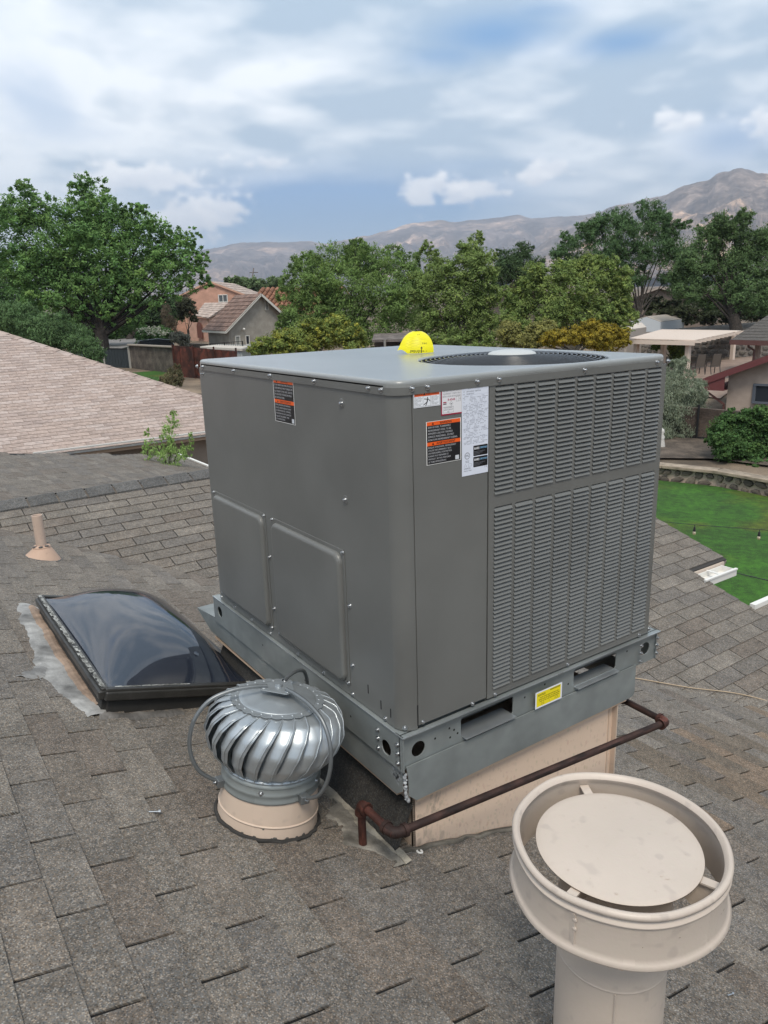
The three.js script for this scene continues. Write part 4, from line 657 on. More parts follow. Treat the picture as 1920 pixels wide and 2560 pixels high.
  obj('bracket', [planX(tri3, 0.088, 0.0915).translate(B, 0, -A), rod(V(A, B, 0.06), V(A, B, 0.1), 0.006), rod(V(A, B, 0.0915), V(A, B, 0.099), 0.012, 0.011, 6)], M.bright, tv);
  for (const [deg] of arms) {
    const [ca, cb] = dir(deg), q = (r_, z) => V(A + ca * r_, B + cb * r_, z);
    obj('brace', [tube([q(0.04, 0.095), q(0.09, 0.096), q(0.16, 0.088), q(0.228, 0.060), q(0.272, 0.000), q(0.284, -0.070), q(0.274, -0.130), q(0.245, -0.185), q(0.205, -0.216), q(0.174, -0.232)], 0.0068, 64, 10), box(A + ca * 0.172 - 0.018, A + ca * 0.172 + 0.018, B + cb * 0.172 - 0.016, B + cb * 0.172 + 0.016, -0.246, -0.218, 0.003)], M.rodM, tv);
    const bs = q(0.05, 0.0915); piece('screw', screwG, M.zinc, tv, new THREE.Matrix4().makeTranslation(bs.x, bs.y, bs.z));
    const cs = q(0.19, -0.232); piece('screw', screwG, M.zinc, tv, upTo(V(ca, cb, 0)).setPosition(cs));
  }
  for (const d of [195, 120, -60]) { const [ca, cb] = dir(d); piece('screw', screwG, M.zinc, tv, upTo(V(ca, cb, 0)).setPosition(V(A + ca * 0.165, B + cb * 0.165, -0.205))); }
  const spot = (d, t, s) => { const [ca, cb] = dir(d), R = mix(0.172, 0.160, t) + 0.0007; const y = mix(FY(B + cb * R), -0.245, t); const g = new THREE.CircleGeometry(s, 7).applyQuaternion(new THREE.Quaternion().setFromUnitVectors(new THREE.Vector3(0, 0, 1), V(ca, cb, 0.1).normalize())); const c = V(A + ca * R, B + cb * R, y); return g.translate(c.x, c.y, c.z); };
  obj('paint_chip', [spot(190, 0.36, 0.005), spot(189, 0.33, 0.004), spot(188, 0.36, 0.003), spot(176, 0.05, 0.011), spot(179, 0.04, 0.009), spot(198, 0.04, 0.008), spot(162, 0.06, 0.008), spot(150, 0.05, 0.007), spot(140, 0.06, 0.008), spot(212, 0.05, 0.007)], std([0.10, 0.095, 0.085]), tv, { kind: 'stuff' });
  tv.position.copy(V(A, B, c1(B) + 0.006)); tv.rotation.z = -0.165;
}

// ================================================================ domed skylight
{
  const a0 = 1.23, a1 = 2.53, b0 = -0.650, b1 = 0.000, H = 0.115, sk = thing('skylight', 'dark domed acrylic skylight with worn black frame and smeared grey sealant', 'skylight', on1((a0 + a1) / 2, (b0 + b1) / 2, 0));
  const Q = (a, b, h) => on1(a, b, h), side = (p, q, h0, h1, t) => poly([Q(...p, h0), Q(...q, h0), Q(...q, h1), Q(...p, h1)], t);
  const loop = (i) => [[a0 + i, b0 + i], [a1 - i, b0 + i], [a1 - i, b1 - i], [a0 + i, b1 - i]];
  const cyc = (i, h0, h1, t) => loop(i).map((p, k, l) => side(p, l[(k + 1) % 4], h0, h1, t));
  obj('curb', cyc(0.022, 0, 0.07, 0.02), std([0.045, 0.043, 0.04], { map: gritT, roughness: 0.85 }), sk);
  const fr = loop(0).map((p, k, l) => { const q = l[(k + 1) % 4]; return [bar(Q(...p, 0.088), Q(...q, 0.088), 0.046, 0.040, 0.008), bar(Q(p[0], p[1], 0.112), Q(q[0], q[1], 0.112), 0.030, 0.014, 0.005)]; });
  fr.forEach((g) => obj('frame', g, M.frame, sk));
  // paint left on the frame by weather: thin flakes along the left and front bars
  const flakes = [], r = rng(12);
  for (let i = 0; i < 150; i++) { const a = mix(a0 + 0.01, a1 - 0.02, r()), w = 0.010 + r() * 0.03, b = b0 - 0.004 + (r() - 0.5) * 0.018; flakes.push(poly([Q(a, b - 0.003 - r() * 0.005, 0.1202), Q(a + w, b - 0.003 - r() * 0.005, 0.1202), Q(a + w * (0.6 + r() * 0.5), b + 0.004 + r() * 0.006, 0.1202), Q(a + 0.002, b + 0.003 + r() * 0.006, 0.1202)])); }
  for (let i = 0; i < 42; i++) { const u = r(), b = u < 0.75 ? mix(b0 + 0.08, b0 + 0.34, r()) : mix(b0 + 0.02, b1 - 0.02, r()), w = 0.01 + r() * 0.03, a = a0 + 0.006; flakes.push(poly([Q(a - 0.004 - r() * 0.004, b, 0.1203), Q(a - 0.004, b + w, 0.1203), Q(a + 0.004 + r() * 0.004, b + w * 0.9, 0.1203), Q(a + 0.004, b, 0.1203)])); }
  obj('flaked_paint', flakes, std([0.62, 0.62, 0.58], { roughness: 0.8, map: gritT }), sk, { kind: 'stuff' });
  // dome: pillow with a flat margin
  const n = 48, pos = [], idx = [];
  const dome = (u, v) => { const e = Math.min(1, (1 - Math.abs(u * 2 - 1) ** 2.9)) , f = Math.min(1, (1 - Math.abs(v * 2 - 1) ** 2.5)); return 0.110 + 0.175 * Math.pow(Math.max(0, e), 0.85) * Math.pow(Math.max(0, f), 0.9); };
  for (let j = 0; j <= n; j++) for (let i = 0; i <= n; i++) { const u = i / n, v = j / n, p = Q(mix(a0 + 0.018, a1 - 0.018, u), mix(b0 + 0.018, b1 - 0.018, v), dome(u, v)); pos.push(p.x, p.y, p.z); }
  for (let j = 0; j < n; j++) for (let i = 0; i < n; i++) { const k = j * (n + 1) + i; idx.push(k, k + 1, k + n + 1, k + 1, k + n + 2, k + n + 1); }
  const g = new THREE.BufferGeometry(); g.setAttribute('position', new THREE.Float32BufferAttribute(pos, 3)); g.setIndex(idx); g.computeVertexNormals();
  obj('dome', g, phys([0.020, 0.025, 0.038], { roughness: 0.07, ior: 1.9 }), sk);
  // ragged smear of sealant down the left side and round the near corner
  const smear = (pts, w, h, mat, seed, name) => { const c = new THREE.CatmullRomCurve3(pts.map(([a, b]) => new THREE.Vector3(a, b, 0))), P = []; let prev; const N = 130, K = 5; for (let i = 0; i <= N; i++) { const t = i / N, q = c.getPoint(t), tg = c.getTangent(t), nx = -tg.y, ny = tg.x, ww = w * (0.55 + 0.9 * fbm(t * 9, seed, 0, 4)) * Math.min(1, Math.sin(Math.PI * Math.min(1, t * 1.0)) * 6 + 0.15), w2 = w * (0.55 + 0.9 * fbm(t * 14, seed + 5, 2, 5)); const row = []; for (let k = 0; k <= K; k++) { const s = mix(-ww, w2, k / K), hh = Math.sin(Math.PI * k / K) * h * (0.6 + 0.8 * fbm(t * 30, k * 0.8, seed, 3)) + 0.0095; row.push(Q(q.x + nx * s, q.y + ny * s, k === 0 || k === K ? 0.006 : hh)); } if (prev) for (let k = 0; k < K; k++) [prev[k], row[k], row[k + 1], prev[k], row[k + 1], prev[k + 1]].forEach((v) => P.push(v.x, v.y, v.z)); prev = row; } const sg = new THREE.BufferGeometry(); sg.setAttribute('position', new THREE.Float32BufferAttribute(P, 3)); sg.computeVertexNormals(); return obj(name, sg, mat, sk); };
  const sealT = field(256, 0.5, (u, v, i, j) => { const m = tileN(u, v, 7, 14, 5), k = 0.7 + (m - 0.5) * 0.6 + (hash3(i, j, 1) - 0.5) * 0.08; return [k, k, k]; });
  smear([[2.72, -0.665], [2.45, -0.69], [2.1, -0.70], [1.75, -0.72], [1.45, -0.70], [1.22, -0.64]], 0.062, 0.006, std([0.60, 0.59, 0.57], { map: sealT, bumpMap: sealT, bumpScale: 0.004, roughness: 0.9 }), 3, 'sealant_smear');
  smear([[1.78, -0.74], [1.72, -0.78], [1.66, -0.83], [1.63, -0.86]], 0.05, 0.005, std([0.50, 0.49, 0.475], { map: sealT, bumpMap: sealT, bumpScale: 0.004, roughness: 0.9 }), 8, 'sealant_smear');
  smear([[2.66, -0.645], [2.3, -0.655], [1.9, -0.66], [1.5, -0.655], [1.3, -0.63]], 0.038, 0.016, std([0.55, 0.40, 0.30], { map: sealT, bumpMap: sealT, bumpScale: 0.004, roughness: 0.9 }), 5, 'sealant_smear');
  smear([[1.22, -0.66], [1.19, -0.55], [1.195, -0.42], [1.2, -0.33]], 0.035, 0.006, std([0.30, 0.28, 0.26], { map: sealT, roughness: 0.9 }), 6, 'sealant_smear');
}

// ================================================================ small plumbing vent
{
  const a = 3.87, b = -0.37, z = c1(b), pv = thing('vent_pipe', 'short tan plumbing vent pipe with flared boot on the far left of the roof', 'vent pipe', V(a, b, z));
  const cone = new THREE.CylinderGeometry(0.055, 0.115, 0.085, 32, 6, true).translate(b, 0.0425, -a), p = cone.attributes.position;
  for (let i = 0; i < p.count; i++) { const t = p.getY(i) / 0.085; p.setY(i, mix(c1(p.getX(i)) + 0.006, z + 0.085, t)); } cone.computeVertexNormals();
  obj('boot', [cone, lathe([[0.058, 0.080], [0.060, 0.088], [0.05, 0.096], [0.034, 0.098]], a, b, z, 32)], std([0.60, 0.42, 0.32], { map: paintT, roughness: 0.7 }), pv);
  obj('pipe', [lathe([[0.029, 0.30], [0.029, 0.318], [0.034, 0.319], [0.035, 0.316], [0.0355, 0.05]], a, b, z, 28)], std([0.66, 0.51, 0.42], { map: paintT, roughness: 0.6 }), pv);
  obj('pipe_bore', new THREE.CircleGeometry(0.029, 20).rotateX(-Math.PI / 2).translate(b, z + 0.30, -a), M.dark, pv);
  const f = [], r = rng(5); for (let i = 0; i < 40; i++) { const t = i / 40 * 6.283, R = 0.118 + (r() - 0.5) * 0.012; f.push(on1(a + Math.cos(t) * R, b + Math.sin(t) * R, 0.003)); }
  obj('tar_bead', tube(f, 0.008, 90, 6, true), std([0.12, 0.115, 0.11], { roughness: 0.95 }), pv);
  obj('worn_tar', [0.4, 1.0, 2.6, 3.4, 4.4].map((t) => new THREE.SphereGeometry(0.014, 8, 5).scale(1.2, 0.4, 0.9).translate(b + Math.sin(t) * 0.05, z + 0.096, -a - Math.cos(t) * 0.05)), std([0.10, 0.10, 0.10], { roughness: 0.9 }), pv);
}

// ================================================================ rusty pipe round the curb
{
  const R = 0.0135, z = -0.262, p0 = V(0.095, -0.112, c1(-0.112)), e1 = V(0.118, -0.100, z), e2 = V(-0.084, -0.107, z - 0.004), e3 = V(-0.150, 1.170, -0.312), e4 = V(0.30, 1.19, -0.315);
  const rp = thing('rusty_pipe', 'rusty brown drain pipe bent round the tan curb', 'pipe', p0);
  const up = e1.clone().setY(z - 0.03); up.x = p0.x; up.z = p0.z; const top = V(0.095, -0.112, z);
  const dir = (p, q) => new THREE.Vector3().subVectors(q, p).normalize();
  const elbow = (c, d1, d2, L = 0.045, r = 0.0185) => [tube([c.clone().addScaledVector(d1, L), c.clone().addScaledVector(d1, L * 0.5), c.clone().addScaledVector(d1, L * 0.14).addScaledVector(d2, L * 0.14), c.clone().addScaledVector(d2, L * 0.5), c.clone().addScaledVector(d2, L)], r, 22, 16), rod(c.clone().addScaledVector(d1, L * 0.75), c.clone().addScaledVector(d1, L * 1.06), r * 1.2), rod(c.clone().addScaledVector(d2, L * 0.75), c.clone().addScaledVector(d2, L * 1.06), r * 1.2)];
  obj('riser', rod(p0.clone().setY(p0.y - 0.02), top, R, R, 18), M.rustRed, rp);
  obj('elbow', elbow(top, new THREE.Vector3(0, -1, 0), dir(top, e2), 0.034), M.rustRed, rp);
  obj('pipe_run', rod(top, e2, R, R, 18), M.rustRed, rp);
  obj('elbow', elbow(e2, dir(e2, top), dir(e2, e3)), M.rust, rp);
  obj('pipe_run', rod(e2, e3, R, R, 18), M.rust, rp);
  obj('elbow', elbow(e3, dir(e3, e2), dir(e3, e4), 0.034), M.rustRed, rp);
  obj('pipe_run', rod(e3, e4, R, R, 18), M.rust, rp);
  obj('coupling', [rod(V(0.06, 1.1793, -0.3134), V(0.115, 1.1817, -0.3137), 0.019, 0.019, 16)], M.rust, rp);
}

// ================================================================ large round vent cap, close to the eye
{
  const c = at(1546, 2086, 1.57), A = -c.z, B = c.x, Z = c.y, vc = thing('round_vent', 'large cream round vent with open ring and flat disc top, lower right', 'roof vent', V(A, B, c1(B)));
  const G = (prof, seg = 72) => lathe(prof, A, B, Z, seg), RO = 0.2165;
  // outer band with rolled rims, a little dented at the back
  const band = G([[RO - 0.013, -0.010], [RO - 0.008, -0.001], [RO - 0.001, 0.001], [RO + 0.004, -0.005], [RO + 0.003, -0.012], [RO - 0.004, -0.017], [RO - 0.004, -0.020], [RO + 0.003, -0.026], [RO + 0.002, -0.030], [RO - 0.002, -0.034], [RO - 0.002, -0.102], [RO + 0.004, -0.110], [RO + 0.009, -0.117], [RO + 0.004, -0.124], [RO - 0.002, -0.126], [RO - 0.005, -0.122], [RO - 0.004, -0.030], [RO - 0.010, -0.020], [RO - 0.013, -0.010]], 128);
  const p = band.attributes.position, q = new THREE.Vector3();
  for (let i = 0; i < p.count; i++) { q.fromBufferAttribute(p, i); const t = Math.atan2(q.x - B, -q.z - A), w = 0.0018 * Math.sin(t * 3 + 1) + 0.001 * Math.sin(t * 7); const k = 1 + w / RO; p.setXYZ(i, B + (q.x - B) * k, q.y + 0.0012 * Math.sin(t * 5), -A + (q.z + A) * k); }
  band.computeVertexNormals(); obj('band', band, M.tanVent, vc);
  obj('cap_disc', G([[0, 0.005], [0.06, 0.003], [0.155, -0.003], [0.1685, -0.005], [0.1690, -0.0075], [0.155, -0.0065], [0, 0.001]].map(([x, y]) => [x, y - 0.018]), 96), M.tanVent, vc);
  // neck and flue
  obj('neck', G([[0.120, -0.055], [0.122, -0.053], [0.122, -0.060], [0.113, -0.150], [0.119, -0.155], [0.119, -0.172], [0.113, -0.178]], 64), M.tanVent, vc);
  obj('neck_bore', G([[0.118, -0.056], [0.110, -0.15], [0.11, -0.30], [0, -0.30]], 48), M.dark, vc);
  const zb = c1(B) - Z - 0.06;
  obj('flue', G([[0.112, -0.172], [0.115, -0.200], [0.1175, -0.202], [0.1175, -0.207], [0.115, -0.210], [0.1165, -0.285], [0.119, -0.287], [0.119, -0.291], [0.1165, -0.294], [0.119, zb]], 64), M.tanVent, vc);
  obj('flue_seam', bar(V(A - 0.08, B - 0.086, Z - 0.295), V(A - 0.08, B - 0.0875, Z - 0.6), 0.004, 0.003), M.tanVent, vc);
  const view = Math.atan2(B - EYE.x, A + EYE.z);
  for (const [px, py] of [[1478, 1967], [1786, 2180], [1413, 2223]]) {
    const e = atY(px, py, Z), t = Math.atan2(e.x - B, -e.z - A), ca = Math.cos(t), cb = Math.sin(t), P = (r, z, s = 0) => V(A + ca * r - cb * s, B + cb * r + ca * s, Z + z);
    obj('strut', [poly([P(0.118, -0.070), P(0.118, -0.030), P(0.206, -0.030), P(0.206, -0.105), P(0.17, -0.105)], 0.002), bar(P(0.10, -0.030), P(0.207, -0.0295), 0.020, 0.004)], M.tanVent, vc);
  }
  const rv = new THREE.SphereGeometry(0.005, 10, 6).scale(1, 1, 0.5);
  const t0 = view + Math.PI + 0.32, nrm = V(Math.cos(t0), Math.sin(t0), 0);
  obj('rivet', [-0.048, -0.068].map((dz) => rv.clone().applyQuaternion(new THREE.Quaternion().setFromUnitVectors(new THREE.Vector3(0, 0, 1), nrm)).translate(B + Math.sin(t0) * (RO + 0.001), Z + dz, -A - Math.cos(t0) * (RO + 0.001))), M.tanVent, vc);
  // dried splashes and scuffs on the disc
  const r = rng(41), sp = []; for (let i = 0; i < 34; i++) { const R = 0.155 * Math.sqrt(r()), t = r() * 6.283, s = 0.001 + r() * r() * 0.0045; const y = Z - 0.018 + 0.0056 - (R / 0.155) * 0.008 + (R < 0.06 ? 0.0002 : 0.0006); sp.push(new THREE.CircleGeometry(s, 9).scale(1, 0.5 + r() * 0.5, 1).rotateX(-Math.PI / 2).rotateY(r() * 6).translate(B + Math.cos(t) * R, y, -A + Math.sin(t) * R)); }
  obj('dried_splash', sp, std([0.535, 0.452, 0.385], { roughness: 0.8 }), vc, { kind: 'stuff' });
  const t1 = view + Math.PI + 0.36, sm = V(Math.cos(t1), Math.sin(t1), 0); obj('band_seam', bar(V(A, B, Z - 0.034).addScaledVector(sm, RO - 0.0015), V(A, B, Z - 0.104).addScaledVector(sm, RO - 0.0015), 0.02, 0.003), M.tanVent, vc);
  const chip = []; for (let i = 0; i < 16; i++) { const t = view + Math.PI + (r() - 0.5) * 2.6, d = V(Math.cos(t), Math.sin(t), 0), z = r() < 0.5 ? -0.118 : -0.036 - r() * 0.06, q = V(A, B, Z + z).addScaledVector(d, z < -0.11 ? RO + 0.0093 : RO - 0.0012); chip.push(new THREE.CircleGeometry(0.0012 + r() * r() * 0.004, 7).scale(1 + r(), 0.6, 1).applyQuaternion(new THREE.Quaternion().setFromUnitVectors(new THREE.Vector3(0, 0, 1), d)).translate(q.x, q.y, q.z)); } obj('paint_chip', chip, std([0.33, 0.26, 0.21], { roughness: 0.9 }), vc, { kind: 'stuff' });
  // flared flashing at the roof
  const fl = new THREE.CylinderGeometry(0.120, 0.128, 0.12, 40, 5, true).translate(B, 0.06, -A), fp = fl.attributes.position; for (let i = 0; i < fp.count; i++) { const t = fp.getY(i) / 0.12; fp.setY(i, mix(c1(fp.getX(i)) + 0.008, c1(B) + 0.14, t)); } fl.computeVertexNormals();
  obj('flashing', fl, M.tanVent, vc);
}
// ================================================================ the neighbours
const stucco = field(256, 2.2, (u, v, i, j) => 0.84 + (tileN(u, v, 6, 71, 5) - 0.5) * 0.18 + (hash3(i, j, 4) - 0.5) * 0.05);
const stM = (c) => std(c, { map: stucco, bumpMap: stucco, bumpScale: 0.01, roughness: 0.9 });
const tileT = field(256, 3, (u, v, i, j) => 0.72 + (tileN(u, v, 9, 5, 4) - 0.5) * 0.5 + (hash3(i >> 2, j >> 2, 4) - 0.5) * 0.12);
const glassM = phys([0.03, 0.035, 0.045], { roughness: 0.08 });
const drop = (p, y) => p.clone().setY(y);
const H2 = (v) => v.clone().setY(0).normalize();
// a window or door set on a wall: centre, along the wall, out of the wall
function opening(parent, name, c, along, out, w, h, fm, pm, bars = 1) {
  const U = new THREE.Vector3(0, 1, 0), P = (x, y, z) => c.clone().addScaledVector(along, x).addScaledVector(U, y).addScaledVector(out, z), t = Math.min(0.09, w * 0.12);
  const g = [bar(P(-w / 2, -h / 2 + t / 2, 0.03), P(w / 2, -h / 2 + t / 2, 0.03), 0.12, t), bar(P(-w / 2, h / 2 - t / 2, 0.03), P(w / 2, h / 2 - t / 2, 0.03), 0.12, t), bar(P(-w / 2 + t / 2, -h / 2, 0.03), P(-w / 2 + t / 2, h / 2, 0.03), 0.118, t * 0.98), bar(P(w / 2 - t / 2, -h / 2, 0.03), P(w / 2 - t / 2, h / 2, 0.03), 0.118, t * 0.98)];
  for (let i = 1; i < bars; i++) g.push(bar(P(-w / 2 + w * i / bars, -h / 2, 0.03), P(-w / 2 + w * i / bars, h / 2, 0.03), 0.09, t * 0.9));
  const f = obj(name, g, fm, parent); obj('pane', poly([P(-w / 2, -h / 2, 0.02), P(w / 2, -h / 2, 0.02), P(w / 2, h / 2, 0.02), P(-w / 2, h / 2, 0.02)]), pm, f); return f;
}
// rows of tiles on a slope given by its lower left, lower right, upper right and upper left places
function tileRoof(parent, P, rows, cols, mat, thick, barrel, m2) {
  const at4 = (u, v) => P[0].clone().lerp(P[1], u).lerp(P[3].clone().lerp(P[2], u), v);
  const n = new THREE.Vector3().subVectors(P[1], P[0]).cross(new THREE.Vector3().subVectors(P[3], P[0])).normalize(); if (n.y < 0) n.negate();
  const roof = obj('roof', poly(P.map((p) => p.clone().addScaledVector(n, -0.03)), 0.05), m2 || mat, parent), g = [];
  for (let j = 0; j < rows; j++) {
    if (barrel) for (let i = 0; i < cols; i++) { const p = at4((i + 0.5) / cols, j / rows).addScaledVector(n, thick * 1.1), q = at4((i + 0.5) / cols, (j + 1.12) / rows > 1 ? 1 : (j + 1.12) / rows).addScaledVector(n, thick * 0.4); g.push(rod(p, q, P[0].distanceTo(P[1]) / cols * 0.42, P[0].distanceTo(P[1]) / cols * 0.38, 7)); }
    else { const a = at4(0, j / rows).addScaledVector(n, thick), b = at4(1, j / rows).addScaledVector(n, thick), c = at4(1, (j + 1) / rows).addScaledVector(n, 0.005), d = at4(0, (j + 1) / rows).addScaledVector(n, 0.005); g.push(poly([a, b, c, d], thick)); }
  }
  obj('roof_tile', g, mat, roof, { kind: 'stuff' }); return roof;
}

// ---- left: house with the pale pink shingled hip roof
{
  const a0 = 16.1, z0 = -1.6, s = 0.45, bE = 7.75, aT = 26, nh = thing('neighbour_house', 'neighbouring house at left with a pale pink shingled hip roof', 'house', V(22, -2, groundC(22)));
  const cz = (a) => z0 + s * (a - a0), n = V(-s, 0, 1).normalize(), dn = V(-1, 0, -s).normalize(), sl = Math.hypot(1, s);
  const bR = (a) => bE - (a - a0);
  const rf = obj('roof_slope', poly([V(a0, -9, cz(a0)), V(a0, bE, cz(a0)), V(aT, bR(aT), cz(aT)), V(aT, -9, cz(aT))], 0.08), std([0.30, 0.22, 0.19]), nh);
  const rs = obj('roof_slope', poly([V(a0, bE, cz(a0)), V(aT + 8, bE, cz(a0)), V(aT, bR(aT), cz(aT))], 0.08), std([0.45, 0.33, 0.28], { map: tileT }), nh);
  const r = rng(19), L = 0.42, E = 0.145, geos = []; for (let i = 0; i < 6; i++) geos.push(tabGeo(L, E, r, 0.008));
  const pal = [[0.67, 0.51, 0.45], [0.71, 0.55, 0.49], [0.64, 0.485, 0.425], [0.74, 0.585, 0.53], [0.68, 0.515, 0.45], [0.62, 0.475, 0.425]], mats = pal.map((c) => std([c[0] * 0.93, c[1] * 0.96, c[2] * 0.95], { map: gritT, roughness: 0.95 }));
  const all = []; let row = 0;
  for (let a = aT - 0.1; a > a0; a -= E / sl, row++) for (let b = -4 + (row % 2) * L / 2 + (r() - 0.5) * 0.1; b < bR(a) - 0.1; b += L) { const p = V(a, b, cz(a)).addScaledVector(n, 0.002), vis = inView(p, 10), q = seen(p); all.push({ m: slopeBasis(n, dn, p), g: Math.floor(r() * 6), t: Math.floor(r() * 6), z: vis ? q[2] : 999 }); }
  all.sort((x, y) => x.z - y.z);
  all.forEach((t, i) => { if (i < 290) piece('shingle', geos[t.g], mats[t.t], rf, t.m); });
  obj('shingle', bake(all.slice(290).map((t) => ({ m: t.m, g: t.g, c: pal[t.t] })), geos), std([0.93, 0.96, 0.95], { map: gritT, vertexColors: true, roughness: 0.95 }), rf, { keepUV: true, colour: true, kind: 'stuff' });
  // caps along the hip
  for (let t = 0.05; t < 0.98; t += 0.026) { const P = (u, o, h) => { const a = mix(a0, aT, u); return V(a + o[0], bR(a) + o[1], cz(a) + h); }; const w = 0.13; obj('ridge_cap', [poly([P(t, [0, 0], 0.035), P(t + 0.026, [0, 0], 0.022), P(t + 0.026, [-w * 0.3, -w * 1.3], -0.022), P(t, [-w * 0.3, -w * 1.3], -0.012)]), poly([P(t, [0, 0], 0.035), P(t, [w * 1.3, w * 0.3], -0.012), P(t + 0.026, [w * 1.3, w * 0.3], -0.022), P(t + 0.026, [0, 0], 0.022)])], mats[Math.floor(r() * 6)], nh); }
  obj('fascia', bar(V(a0 + 0.02, -9, z0 - 0.10), V(a0 + 0.02, bE, z0 - 0.10), 0.03, 0.2), std([0.44, 0.31, 0.22]), nh);
  obj('gutter', [bar(V(a0 - 0.06, 1.6, z0 - 0.05), V(a0 - 0.06, bE, z0 - 0.05), 0.015, 0.12), bar(V(a0 - 0.06, 1.6, z0 + 0.015), V(a0 - 0.06, bE, z0 + 0.015), 0.035, 0.02), bar(V(a0 - 0.03, 1.6, z0 - 0.11), V(a0 - 0.03, bE, z0 - 0.11), 0.075, 0.01)], M.white, nh);
  obj('wall', box(a0 + 0.5, a0 + 0.7, -9, bE - 0.5, groundC(16) - 0.2, z0 - 0.05), stM([0.42, 0.34, 0.275]), nh);
  obj('wall', box(a0 + 0.7, aT + 8, bE - 0.7, bE - 0.5, groundC(16) - 0.2, z0 - 0.05), stM([0.42, 0.34, 0.275]), nh);
}

// ---- gable houses, each described by its eave corner, its ridge end and the far end of its eave
function gable(name, label, q) {
  const e = at(...q.eave), k = at(...q.apex), f = at(...q.far), half = new THREE.Vector3(k.x - e.x, 0, k.z - e.z), run = new THREE.Vector3(f.x - e.x, 0, f.z - e.z).multiplyScalar(q.long || 1);
  const e2 = e.clone().addScaledVector(half, 2), y0 = groundAt(e), t = q.into || thing(name, label, 'house', drop(e.clone().add(e2).multiplyScalar(0.5), y0));
  const B = (p) => p.clone().add(run), hn = half.clone().normalize(), rn = run.clone().normalize(), in_ = q.over ?? 0.45;
  tileRoof(t, [B(e), e, k, B(k)], q.rows, q.cols, q.roofM, 0.05, q.barrel, q.under); tileRoof(t, [e2, B(e2), B(k), k], q.rows, q.cols, q.roofM2 || q.roofM, 0.05, q.barrel, q.under);
  const w0 = e.clone().addScaledVector(hn, in_).addScaledVector(rn, in_), w1 = e2.clone().addScaledVector(hn, -in_).addScaledVector(rn, in_), wk = k.clone().addScaledVector(rn, in_), dy = (k.y - e.y) * in_ / half.length();
  w0.y = e.y + dy - 0.14; w1.y = e2.y + dy - 0.14; wk.y = k.y - 0.14;
  const w2 = w0.clone().addScaledVector(rn, run.length() - 2 * in_), w3 = w1.clone().addScaledVector(rn, run.length() - 2 * in_);
  obj('wall', poly([drop(w0, y0 - 0.3), drop(w1, y0 - 0.3), w1, wk, w0], 0.2), q.wall, t);
  obj('wall', [poly([drop(w2, y0 - 0.3), drop(w0, y0 - 0.3), w0, w2], 0.2), poly([drop(w1, y0 - 0.3), drop(w3, y0 - 0.3), w3, w1], 0.2), poly([drop(w3, y0 - 0.3), drop(w2, y0 - 0.3), w2, wk.clone().addScaledVector(rn, run.length() - 2 * in_), w3], 0.2)], q.wall2 || q.wall, t);
  const lower = (p) => p.clone().addScaledVector(rn, 0.02).setY(p.y - 0.11);
  obj('rake_trim', [bar(lower(e), lower(k), 0.06, 0.20), bar(lower(k), lower(e2), 0.06, 0.20)], q.trim, t);
  obj('fascia', bar(lower(e), lower(B(e)), 0.05, 0.18), q.trim, t);
  return { t, hn, rn, out: rn.clone().negate(), on: (px, py) => { const o = new THREE.Vector3().crossVectors(hn, new THREE.Vector3(0, 1, 0)), r = ray(px, py); const s = w0.clone().sub(EYE).dot(o) / r.dot(o); return EYE.clone().addScaledVector(r, s); } };
}
